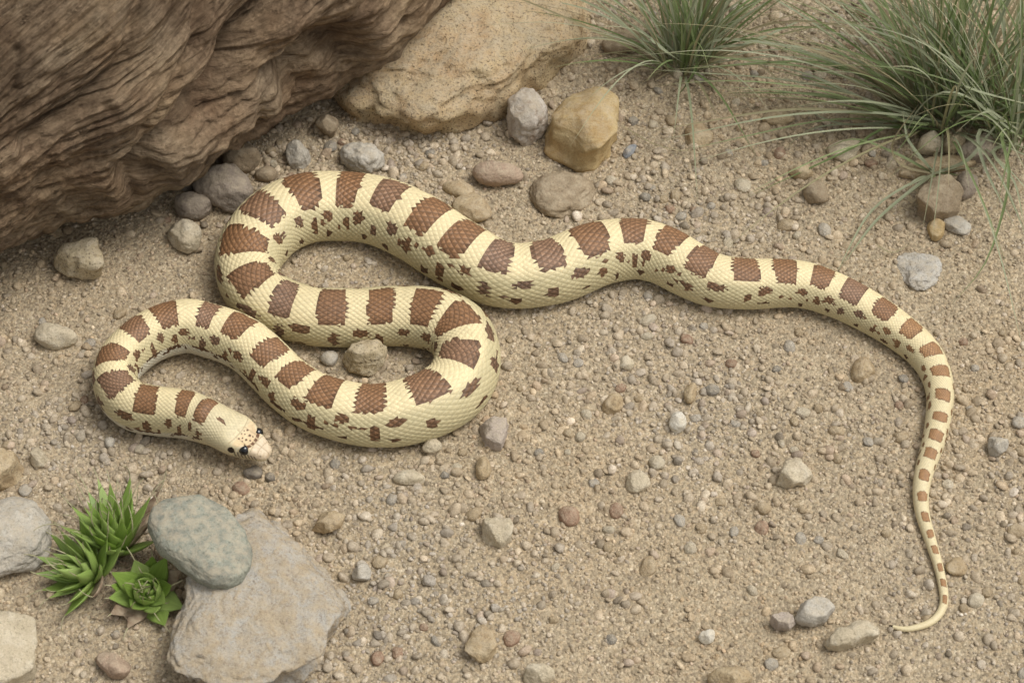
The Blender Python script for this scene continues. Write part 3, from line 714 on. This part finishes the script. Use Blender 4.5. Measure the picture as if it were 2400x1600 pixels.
    st('pale round stone at the foot of the grass clump', (2135,332,52,60,10), .026, R_PALE, .4, .8, 4, .2, name='pale_stone', cat='stone')
    st('speckled rounded stone between grass roots', (2192,332,52,48,0), .024, R_SPECK, .3, .8, 4, .2, name='speckled_stone', cat='stone')
    st('dark mottled stone under the right grass clump', (2245,345,92,60,-15), .032, R_DGREY, .5, .8, 5, .25, name='mottled_stone', cat='stone')
    st('long low tan stone under the fallen grass sprig', (2150,385,190,44,-8), .02, R_TAN, .4, .9, 5, .35, name='low_stone', cat='stone')
    st('smooth elongated beige pebble between the two grass clumps', (1787,272,82,30,-4), .014, R_TAN, .2, .4, 5, .2, name='beige_pebble', cat='pebble')
    st('round flat tan stone sunk in gravel right of the ochre block', (1604,312,72,60,5), .016, R_TAN, .5, .9, 4, .4, name='sunken_stone', cat='stone')
    st('slanted slate blue chip right of the ochre block', (1446,347,44,20,-45), .009, rock_material((142,146,150), (126,130,136), (160,164,168), .2), .6, .5, 4, .25, name='slate_chip', cat='pebble')
    st('lumpy ochre brown stone in the gravel below the grass blades', (1874,442,58,62,-30), .024, R_BROWN, .5, .9, 4, .25, name='lumpy_stone', cat='stone')
    st('beige oval pebble above the lumpy ochre brown stone', (1840,396,56,34,5), .016, R_TAN, .3, .6, 4, .25, name='beige_pebble', cat='pebble')
    st('whitish stone under a long arching grass blade', (1938,346,78,54,0), .02, R_PALE, .5, .9, 4, .35, name='whitish_stone', cat='stone')
    st('low brown stone at the foot of the small grass clump', (1432,98,104,58,-5), .028, R_BROWN, .5, .8, 4, .3, name='low_stone', cat='stone')
    st('large oval grey stone left of the succulents', [(-60,1160),(0,1140),(45,1134),(92,1152),(122,1195),(124,1235),(112,1280),(80,1303),(20,1322),(-50,1340),(-120,1310),(-130,1220)], .052, R_GREY, .15, .7, 6, .22, name='oval_grey_stone', cat='stone')
    st('pale beige rock below the succulents with blunt corners', [(-60,1440),(0,1426),(42,1434),(80,1440),(90,1490),(82,1545),(45,1572),(0,1588),(-70,1590),(-110,1520)], .05, R_PALE, .7, .9, 5, .25, name='beige_rock', flat=.7)
    st('wedge shaped tan rock above the large oval grey stone', [(-70,1045),(0,1036),(42,1042),(56,1062),(32,1094),(0,1118),(-60,1130),(-100,1090)], .04, R_TAN, .8, .7, 5, .2, name='tan_wedge_rock', flat=.7)
    st('small whitish stone beside the wedge shaped tan rock', (88,1050,44,42,0), .02, R_PALE, .6, .8, 4, .25, name='whitish_pebble', cat='pebble')
    st('big pinkish grey slab of layered stone under the green pebble', [(545,1195),(575,1176),(620,1169),(668,1176),(710,1210),(760,1265),(803,1318),(810,1365),(790,1425),(750,1478),(738,1530),(680,1560),(640,1590),(560,1612),(480,1600),(405,1570),(384,1510),(398,1445),(425,1390),(440,1330),(470,1260)], .07, R_SLAB, .75, 1.4, 6, .25, name='stone_slab', flat=.55, cat='slab')
    st('smooth grey green flat oval pebble resting on the pinkish slab', [(333,1215),(343,1178),(372,1158),(410,1145),(458,1141),(520,1168),(563,1215),(582,1265),(580,1305),(560,1335),(525,1352),(490,1354),(455,1338),(415,1308),(360,1270)], .034, R_GREEN, .12, .35, 6, 0, z0=.040, name='green_pebble', flat=.8, tilt=(.04, .10), cat='pebble')
    st('reddish stone with flat faces below the succulents', (262,1527,84,62,30), .028, R_PINK, .8, .7, 5, .25, name='reddish_stone', cat='stone')
    st('rounded tan rock cut by the sand at the front of the gravel', (1675,1562,112,58,0), .03, R_TAN, .5, .6, 5, .3, name='rounded_rock')
    st('chipped grey white rock at the front of the gravel', (1236,1550,74,54,0), .026, R_PALE, .7, .9, 5, .3, name='chipped_rock')
    st('white angular chip in the sand right of the rounded tan stones', (1624,1462,42,30,-20), .013, rock_material((222,214,194), (206,196,172), (232,226,212), .2), .9, .5, 4, .25, name='white_chip', cat='pebble')
    st('dark grey pebble standing in for the shadow under the snake snout', (582,1085,44,34,0), .012, rock_material((136,126,112), (120,112,100), (148,138,124), .3), .3, .6, 4, .3, name='shadow_pebble', cat='pebble')  # added pebble, its dark colour paints the shadow blob below the head
    st('smaller dark pebble extending the stand-in shadow under the snake snout', (620,1096,26,22,0), .009, rock_material((136,126,112), (120,112,100), (148,138,124), .3), .3, .6, 4, .3, name='shadow_pebble', cat='pebble')  # second added pebble, darkened for the same head shadow
    st('grey rounded pebble just below the snake neck', (252,1016,26,26,0), .011, R_GREY, .2, .5, 4, .25, name='grey_pebble', cat='pebble')
stones()

# ------------------------------------------------------------------ pebbles: individuals, then the uncountable gravel
def density(x, y):
    """0 = bare sand, 1 = thick gravel"""
    p = np.stack([np.asarray(x, float), np.asarray(y, float), np.zeros(len(x))], 1)
    d = fbm(p*4.5 + 11.7, 3)*.5 + .45
    d = d + .35*np.exp(-(((p[:, 0]-.22)/.25)**2 + ((p[:, 1]-.22)/.14)**2)) + .30*np.exp(-(((p[:, 0]-.08)/.12)**2 + ((p[:, 1]+.2)/.08)**2))
    d = d + .5*np.exp(-(((p[:, 0]+.2)/.12)**2 + ((p[:, 1]-.22)/.07)**2))
    return np.clip(d, .06, 1)
PAL = np.array([S(180,162,128), S(170,152,120), S(166,158,140), S(150,142,126), S(202,188,156), S(174,146,118), S(132,124,110), S(188,160,118), S(224,214,192), S(162,144,132)])
PW = np.array([.27, .23, .12, .09, .10, .07, .03, .04, .02, .03]); PW = PW/PW.sum(); PAL = PAL*np.array([1.17, 1.17, 1.30])
def pebbles():
    rs = np.random.RandomState(21)
    kinds = [('tan pebble half sunk in the gravel', (188,164,126), (172,148,112), (202,182,146), 'tan pebbles in the gravel', 90),
             ('warm grey pebble half sunk in the gravel', (188,178,160), (174,164,148), (202,194,178), 'grey pebbles in the gravel', 75),
             ('pale cream pebble half sunk in the gravel', (208,194,164), (194,178,148), (222,210,186), 'cream pebbles in the gravel', 45),
             ('reddish brown pebble half sunk in the gravel', (176,140,112), (160,126,100), (188,156,128), 'reddish pebbles in the gravel', 30),
             ('dark grey pebble half sunk in the gravel', (160,152,138), (148,140,126), (176,168,154), 'dark grey pebbles in the gravel', 24)]
    marks = [('inside the snake coil', (850,845), 130), ('inside the upper snake bend', (790,610), 110), ('inside the neck loop', (400,870), 90), ('by the pinkish slab', (640,1400), 260), ('near the succulents', (230,1330), 190),
             ('in the shade of the log', (640,350), 170), ('near the ochre block', (1340,300), 190), ('near the large grass clumps', (2200,380), 330), ('between the grass clumps', (1800,250), 220), ('above the snake back', (1500,430), 260),
             ('near the tail tip', (1990,1440), 240), ('within the bend of the tail', (1900,950), 260), ('outside the tail', (2290,1100), 300), ('in front of the coil', (1050,1130), 250), ('in open sand below the snake', (1500,950), 300), ('at the front of the gravel', (1300,1480), 400), ('left of the neck loop', (110,760), 250)]
    marks = [(t, place(*p, 0), r*PX) for t, p, r in marks]
    variants = []
    for k in range(12):
        U, F = stone_unit(900+k, 3, rs.uniform(.2, .95), 1.2); variants.append((U, F))
    for label, c1, c2, c3, grp, n in kinds:
        m = rock_material(c1, c2, c3, .3, 2.0); meshes = []
        for U, F in variants:
            me = mesh_from('pebble', U*.01, F); me.materials.append(m); meshes.append(me)
        made = 0; tries = 0
        while made < n and tries < 6000:
            tries += 1
            x, y = rs.uniform(-.5, .5), rs.uniform(-.42, .44)
            if rs.rand() > density([x], [y])[0]**1.3: continue
            r = rs.choice([.0042, .0052, .0064, .008], p=[.4, .33, .2, .07])*rs.uniform(.9, 1.15)
            if snake_clear(x, y) < r*.6: continue
            if any((x-a)**2 + (y-b)**2 < (r*.9+c)**2 for a, b, c in stones_xy): continue
            if y > .18 and x < -.12 - (y-.18)*-.2 and y > .30 + (x+.45)*.75 + .10: continue
            o = bpy.data.objects.new('pebble', meshes[rs.randint(len(meshes))]); col.objects.link(o)
            sx, sy, sz = rs.uniform(.85, 1.3), rs.uniform(.8, 1.1), rs.uniform(.55, .85)
            o.scale = (sx*r*100, sy*r*100, sz*r*100); o.rotation_euler = (rs.uniform(-.3, .3), rs.uniform(-.3, .3), rs.uniform(0, 6.28))
            o.location = (x, y, gz(x, y)[0] + r*sz*rs.uniform(-.05, .4)); 
            tone = label.split(' pebble')[0]; zone = min(marks, key=lambda q: math.hypot(x-q[1][0], y-q[1][1])/q[2])[0]
            lab = '%s %s %s pebble half sunk in the gravel %s' % ('tiny' if r < .0048 else 'small' if r < .0062 else 'larger', 'long' if sx/sy > 1.3 else 'flat' if sz < .64 else 'rounded', tone, zone)
            tag(o, lab, "pebble", grp)
            stones_xy.append((x, y, r)); made += 1
pebbles()

def gravel():
    rs = np.random.RandomState(5)
    def batch(n, rmin, rmax, power, sub, area, keepfun, bot):
        x = rs.uniform(area[0], area[1], n); y = rs.uniform(area[2], area[3], n)
        keep = rs.rand(n) < keepfun(x, y); x = x[keep]; y = y[keep]; n = len(x)
        r = rmin*(rmax/rmin)**(rs.rand(n)**power)
        # leave out what lies wholly under the snake
        dd = np.full(n, 9.0)
        for k in range(0, len(dense), 10): dd = np.minimum(dd, np.hypot(x-dense[k, 0], y-dense[k, 1]) - dense[k, 3])
        ok = dd > -.012; x, y, r = x[ok], y[ok], r[ok]; n = len(x)
        V, F = ico(sub); Ts = []
        for k in range(10):
            U, _ = stone_unit(500+k+sub*20, sub, rs.uniform(.5, 1.0), 1.5); Ts.append(U)
        low = V[F].mean(1)[:, 2] > bot; F = F[low]; used = np.unique(F); mp = -np.ones(len(V), int); mp[used] = np.arange(len(used)); F = mp[F]
        Ts = np.array(Ts)[:, used]; T = Ts[rs.randint(10, size=n)]
        sc3 = np.stack([rs.uniform(.85, 1.35, n), rs.uniform(.8, 1.1, n), rs.uniform(.5, .9, n)], 1)*r[:, None]
        T = T*sc3[:, None]
        a = rs.uniform(0, 6.28, n); tx = rs.normal(0, .25, n); ty = rs.normal(0, .25, n)
        X = T[..., 0]*np.cos(a)[:, None] - T[..., 1]*np.sin(a)[:, None]; Y = T[..., 0]*np.sin(a)[:, None] + T[..., 1]*np.cos(a)[:, None]
        Z = T[..., 2] + X*tx[:, None] + Y*ty[:, None]
        zc = gz(x, y) + sc3[:, 2]*rs.uniform(-.3, .5, n)
        P = np.stack([X + x[:, None], Y + y[:, None], Z + zc[:, None]], 2).reshape(-1, 3)
        nv = T.shape[1]; FF = (F[None] + (np.arange(n)*nv)[:, None, None]).reshape(-1, 3)
        warm = fbm(np.stack([x, y, 0*x], 1)*5 + 40, 2)
        idx = rs.choice(len(PAL), n, p=PW); c = PAL[idx].copy()
        sand = np.array(S(186,169,142)); mixw = np.clip(.52 + .35*(rmax*1.2-r)/rmax, 0, .82)[:, None]; c = c*(1-mixw) + sand*mixw
        c *= (1 + .15*rs.normal(size=n))[:, None]; c *= 1 + np.stack([warm*.05, warm*.0, -warm*.09], 1)
        return P, FF, np.repeat(c, nv, 0)
    fr = (-.56, .56, -.46, .50)
    parts = [batch(25000, .0023, .0060, 1.5, 2, fr, lambda x, y: .03 + .95*density(x, y)**1.85, -.3),
             batch(62000, .0011, .0027, 1.2, 1, fr, lambda x, y: .45 + .5*density(x, y), -.55),
             batch(9000, .0025, .007, 1.7, 1, (-1.1, 1.1, -.9, 1.0), lambda x, y: (np.maximum(np.abs(x)/.56, np.abs(y-.02)/.48) > 1)*.9, -.5)]
    V, F, Cc, o = [], [], [], 0
    for P, FF, c in parts: V.append(P); F.append(FF + o); Cc.append(c); o += len(P)
    V = np.vstack(V); F = np.vstack(F); me = mesh_from('gravel', V, F); point_color(me, np.vstack(Cc))
    tag(add_obj('gravel', me, M_GRAIN), 'fine tan and grey gravel grains covering the sand', 'gravel', kind='stuff')
    print('gravel tris', len(F))
gravel()

# ------------------------------------------------------------------ grass
def ribbon(P, width, fold=.25, twist=0.0):
    """V-folded blade along points P"""
    P = np.asarray(P, float); n = len(P); t = np.gradient(P, axis=0); t /= np.linalg.norm(t, axis=1)[:, None] + 1e-9
    side = np.cross(t, [0, 0, 1.0]); side += 1e-4; side /= np.linalg.norm(side, axis=1)[:, None]
    up = np.cross(side, t); ang = twist*np.linspace(0, 1, n)
    sd = side*np.cos(ang)[:, None] + up*np.sin(ang)[:, None]; u2 = np.cross(sd, t)
    k = np.linspace(0, 1, n); w = width*np.minimum(1, .55 + k*3)*(1 - k**2.2*.97)
    V = np.vstack([P - sd*w[:, None]/2 + u2*(w*fold)[:, None], P, P + sd*w[:, None]/2 + u2*(w*fold)[:, None]])
    a = np.arange(n-1)
    F = np.vstack([np.stack([a, a+1, n+a+1, n+a], 1), np.stack([n+a, n+a+1, 2*n+a+1, 2*n+a], 1)])
    uv = np.vstack([np.stack([np.full(n, u), k], 1) for u in (0, .5, 1)])
    return V, F, uv
def blade_obj(P, width, mat, parent, origin, twist=0.0, name='blade'):
    V, F, uv = ribbon(P - origin, width, .22, twist); me = mesh_from(name, V, F)
    l = me.uv_layers.new(name='blade'); li = np.zeros(len(me.loops), np.int32); me.loops.foreach_get('vertex_index', li)
    l.data.foreach_set('uv', uv[li].astype(np.float32).ravel())
    return add_obj(name, me, mat, parent)
def arc_blade(base, az, lean, length, droop, n=13):
    """blade that starts leaning `lean` from upright towards azimuth az and bends over"""
    P = [np.array(base, float)]; th = lean; st = length/(n-1); d = np.array([math.cos(az), math.sin(az)])
    for k in range(n-1):
        th2 = min(th + droop*(k/(n-1))**1.3, 1.62)
        q = P[-1] + st*np.array([d[0]*math.sin(th2), d[1]*math.sin(th2), math.cos(th2)])
        g = gz(q[0], q[1])[0] + .004
        if q[2] < g: q[2] = g
        P.append(q)
    return np.array(P)
def measured_blade(pts3, n=15):
    """pts3: (x, y, height) measured points"""
    Q = np.array([place(x, y, h) for x, y, h in pts3]); C = catmull(Q, 12)
    L = np.concatenate([[0], np.cumsum(np.linalg.norm(np.diff(C, axis=0), axis=1))]); t = np.linspace(0, L[-1], n)
    return np.stack([np.interp(t, L, C[:, k]) for k in range(3)], 1)
def clump(name, label, px, n, spread, lens, azr, leanr, seed, width=(.0018, .0034), mats=(.38, .40, .22), heroes=(), cat='grass', group=None):
    rs = np.random.RandomState(seed); c = place(*px, 0); c[2] = gz(c[0], c[1])[0]
    root = tag(add_obj(name, None, None, None, Vector(c)), label, cat, group)
    for k in range(n):
        r = spread*math.sqrt(rs.rand()); a = rs.uniform(0, 6.28); b = c + np.array([math.cos(a)*r*1.2, math.sin(a)*r*.8, 0]); b[2] = gz(b[0], b[1])[0] - .003
        az = rs.uniform(*azr)
        if n > 200 and rs.rand() < .45: az = rs.uniform(PI*.55, PI+.2)
        if rs.rand() < .35: az = a
        P = arc_blade(b, az, rs.uniform(*leanr), rs.uniform(*lens), rs.uniform(.15, 1.5))
        mi = rs.choice(3, p=mats)
        blade_obj(P, rs.uniform(*width), M_BLADE[mi], root, c, rs.uniform(-1.2, 1.2), 'dry_blade' if mi == 2 else 'blade')
    for k in range(n//5 if n > 50 else 0):
        r = spread*1.15*math.sqrt(rs.rand()); a = rs.uniform(0, 6.28); b = c + np.array([math.cos(a)*r*1.2, math.sin(a)*r*.8, 0]); b[2] = gz(b[0], b[1])[0] - .002
        blade_obj(arc_blade(b, a, rs.uniform(.3, 1.3), rs.uniform(.025, .085), rs.uniform(.0, 1.2), 8), rs.uniform(.0016, .003), M_BLADE[2], root, c, rs.uniform(-1.5, 1.5), 'dry_blade')
    for pts3, w, m in heroes:
        blade_obj(measured_blade(pts3), w*1.4, M_BLADE[m], root, c, rs.uniform(-.4, .4), 'dry_blade' if m == 2 else 'blade')
    return root
PI = math.pi
def grass():
    clump('grass_clump', 'small green grass clump growing beside the sandstone boulder', (1570,150), 150, .020, (.12, .29), (-.25, PI+.4), (.02, 1.05), 1,
          heroes=[([(1590,150,.01),(1640,95,.05),(1760,100,.06),(1980,128,.03)], .003, 1), ([(1580,160,.01),(1600,155,.03),(1570,205,.012),(1545,228,.004)], .0026, 0),
                  ([(1575,150,.01),(1530,120,.05),(1470,70,.06),(1405,30,.05)], .003, 1), ([(1590,150,.01),(1650,110,.05),(1720,100,.055),(1900,20,.06)], .003, 1),
                  ([(1600,160,.01),(1680,130,.03),(1760,160,.03),(1830,235,.01)], .0024, 2)])
    clump('grass_clump', 'large tall green grass clump with long blades leaning towards the log', (2170,272), 215, .032, (.16, .36), (.2, PI+.3), (.03, 1.2), 2,
          heroes=[([(2170,290,.01),(2000,235,.05),(1850,170,.06),(1700,140,.04)], .003, 1), ([(2180,290,.01),(2080,280,.03),(1900,220,.04),(1640,214,.006)], .003, 0),
                  ([(2190,285,.01),(2050,195,.06),(1900,110,.08),(1780,90,.06)], .0032, 0), ([(2180,290,.01),(1990,260,.02),(1900,235,.02),(1600,215,.006)], .0024, 2),
                  ([(2200,260,.02),(2130,130,.1),(2000,70,.12),(1830,30,.12)], .0034, 1), ([(2185,280,.02),(2060,200,.05),(1930,160,.06),(1760,105,.04)], .003, 0),
                  ([(2170,300,.01),(2100,275,.02),(1930,285,.01),(1790,215,.02)], .0026, 1),
                  ([(2180,300,.01),(2030,295,.02),(1960,340,.015),(1700,460,.004)], .0026, 0), ([(2170,300,.01),(2050,290,.015),(1880,292,.012),(1790,350,.004)], .0026, 1)])
    clump('grass_clump', 'dense dark green grass clump beside the tall one, over dark soil', (2330,310), 130, .028, (.14, .32), (.0, PI+.2), (.03, .95), 3, mats=(.42, .38, .2),
          heroes=[([(2330,330,.01),(2300,310,.06),(2318,400,.06),(2300,500,.03),(2260,610,.012),(2185,700,.004)], .0026, 0), ([(2340,300,.02),(2200,215,.07),(2120,240,.05),(2070,330,.01)], .003, 1),
                  ([(2320,300,.02),(2250,260,.05),(2200,265,.05),(2352,285,.05)], .0034, 0), ([(2310,330,.01),(2250,300,.04),(2260,380,.03),(2330,520,.006)], .003, 1),
                  ([(2340,330,.01),(2280,350,.03),(2330,420,.02),(2352,520,.006)], .0028, 1), ([(2345,320,.02),(2200,200,.1),(2260,215,.09),(2400,250,.06)], .0034, 1)])
    clump('grass_sprig', 'pale loose grass sprig sprawling over stones below the clumps', (2145,400), 9, .006, (.03, .075), (0, 2*PI), (.5, 1.2), 4, width=(.0018, .0028), mats=(.2, .6, .2),
          heroes=[([(2145,400,.008),(2090,440,.016),(2010,510,.008),(1930,615,.004)], .0026, 1), ([(2145,400,.008),(2060,440,.02),(1990,500,.008),(1915,640,.03)], .0022, 1),
                  ([(2145,400,.008),(2090,330,.03),(2080,300,.03),(2072,250,.05)], .0028, 1), ([(2145,400,.008),(2070,380,.02),(2050,330,.05),(2110,240,.09)], .0024, 2),
                  ([(2145,400,.008),(2155,440,.016),(2160,470,.008),(2150,510,.004)], .0026, 0), ([(2145,400,.008),(2220,370,.02),(2270,310,.03),(2320,250,.05)], .003, 1),
                  ([(2145,400,.008),(2050,350,.02),(1960,320,.02),(1880,350,.006)], .0026, 0)])
    rs = np.random.RandomState(8)
    for lab, pts3 in (('thin dry straw lying right of the ochre block', [(1430,290,.004),(1500,330,.007),(1560,345,.005),(1640,350,.004)]),
                      ('dry twig lying on sand between snake tail and grass', [(2010,560,.005),(2050,580,.006),(2100,555,.006)]),
                      ('dry straw on the gravel below the small grass clump', [(1520,140,.006),(1640,190,.008),(1760,260,.004)])):
        P = measured_blade(pts3); c = P[0]; V, F, uv = ribbon(P - c, .0014, .2)
        me = mesh_from('dry_straw', V, F); l = me.uv_layers.new(name='blade'); li = np.zeros(len(me.loops), np.int32); me.loops.foreach_get('vertex_index', li); l.data.foreach_set('uv', uv[li].astype(np.float32).ravel())
        tag(add_obj('dry_straw', me, M_BLADE[2], None, Vector(c)), lab, 'straw')
grass()

# ------------------------------------------------------------------ succulents
def leaf_mesh(L, W, T, curl, thread, n=15, m=8, thr_bend=.5):
    """plump pointed leaf along +x, bending up (+z); ends in a thread"""
    k = np.linspace(0, 1, n); th = curl*k; P = np.zeros((n, 3)); st = L/(n-1)
    for i in range(1, n): P[i] = P[i-1] + st*np.array([math.cos(th[i]), 0, math.sin(th[i])])
    w = W*np.interp(k, [0, .12, .35, .6, .85, 1], [.55, .8, 1, .78, .3, .05])/2; t = T*np.interp(k, [0, .2, .5, .85, 1], [.7, 1, .8, .28, .06])/2
    if thread > 0:
        e = np.linspace(0, 1, 6)[1:]; d0 = th[-1]; Q = [P[-1]]
        for x in e: 
            a = d0 + thr_bend*x; Q.append(Q[-1] + thread/5*np.array([math.cos(a), .25*x, math.sin(a)]))
        P = np.vstack([P, Q[1:]]); th = np.concatenate([th, d0 + thr_bend*e]); w = np.concatenate([w, np.linspace(.0006, .0003, 5)]); t = np.concatenate([t, np.linspace(.0006, .0003, 5)]); k = np.concatenate([k*.6, .6 + .4*e])
    else: k = k*.75
    n = len(P); a = np.linspace(0, 2*np.pi, m, endpoint=False); V = []; uv = []
    for i in range(n):
        nz = np.array([-math.sin(th[i]), 0, math.cos(th[i])])
        for q in range(m):
            y = math.cos(a[q])*w[i]; z = math.sin(a[q])*t[i]*(1.0 if math.sin(a[q]) < 0 else .35) + abs(math.cos(a[q]))*t[i]*.5
            V.append(P[i] + np.array([0, y, 0]) + nz*z); uv.append((q/m, k[i]))
    i, q = np.meshgrid(np.arange(n-1), np.arange(m), indexing='ij'); b = (i*m+q).ravel(); c = (i*m+(q+1) % m).ravel()
    return np.array(V), np.stack([b, c, c+m, b+m], 1), np.array(uv)
def rosette(label, px, axis, n, L, W, open_in, open_out, seed, curl=.5, zoff=.004):
    rs = np.random.RandomState(seed); c = place(*px, 0); c[2] = gz(c[0], c[1])[0] + zoff
    root = tag(add_obj('succulent', None, None, None, Vector(c)), label, 'succulent', 'succulent rosettes by the slab')
    ax = Vector(axis).normalized(); Q = ax.to_track_quat('Z', 'Y').to_matrix()
    for k in range(n):
        f = (k+.5)/n; az = k*2.39996 + rs.uniform(-.15, .15); el = open_in + (open_out-open_in)*f**.8 + rs.uniform(-.08, .08)
        l = L*(.55 + .45*f**.6)*rs.uniform(.85, 1.12); V, F, uv = leaf_mesh(l, W*(.75+.3*f)*rs.uniform(.9, 1.1), W*.42, curl*rs.uniform(.5, 1.4), L*rs.uniform(.15, .4), thr_bend=rs.uniform(-1.2, 1.6))
        me = mesh_from('leaf', V[:8*15], F[:8*14]); ul = me.uv_layers.new(name='blade'); li = np.zeros(len(me.loops), np.int32); me.loops.foreach_get('vertex_index', li); ul.data.foreach_set('uv', uv[li].astype(np.float32).ravel())
        dry = f > .78 and rs.rand() < .35
        o = add_obj('dry_leaf' if dry else 'leaf', me, M_ROOT if dry else M_LEAF, root)
        mt = mesh_from('leaf_thread', V[8*14:], F[8*14:] - 8*14); add_obj('leaf_thread', mt, M_THREAD, o)
        R = Q @ Matrix.Rotation(az, 3, 'Z') @ Matrix.Rotation(-(PI/2 - el), 3, 'Y')
        o.rotation_mode = 'QUATERNION'; o.rotation_quaternion = R.to_quaternion(); o.location = Q @ Vector((math.cos(az)*.003*f, math.sin(az)*.003*f, .006*(1-f)))
    return root
def succulents():
    rosette('upright spiky green succulent rosette beside the green pebble', (272,1268), (-.06, .35, 1), 36, .066, .0180, .08, .95, 1, .15)
    rosette('succulent rosette with pointed leaves fanning towards the oval grey stone', (222,1328), (-.7, -.12, .8), 34, .054, .0195, .12, 1.35, 2, .35)
    rosette('compact open succulent rosette with broad leaves against the pinkish slab', (342,1364), (.02, -.42, 1), 34, .041, .0235, .16, 1.42, 3, .75)
    rs = np.random.RandomState(4); V, F, o = [], [], 0
    for k in range(46):
        b = place(300 + rs.normal(0, 40), 1330 + rs.normal(0, 55), .0); b[2] = gz(b[0], b[1])[0] + rs.uniform(.001, .012)
        a = rs.uniform(0, 6.28); q = [b]
        for i in range(6): a += rs.normal(0, .5); q.append(q[-1] + .0035*np.array([math.cos(a), math.sin(a), rs.normal(0, .5)]))
        v, f, _ = ribbon(np.array(q), .0009, .5, rs.uniform(0, 3)); V.append(v); F.append(f+o); o += len(v)
    tag(add_obj('dry_rootlets', mesh_from('dry_rootlets', np.vstack(V), np.vstack(F)), M_ROOT), 'tangle of dry brown rootlets between the succulent rosettes', 'roots', kind='stuff')
succulents()
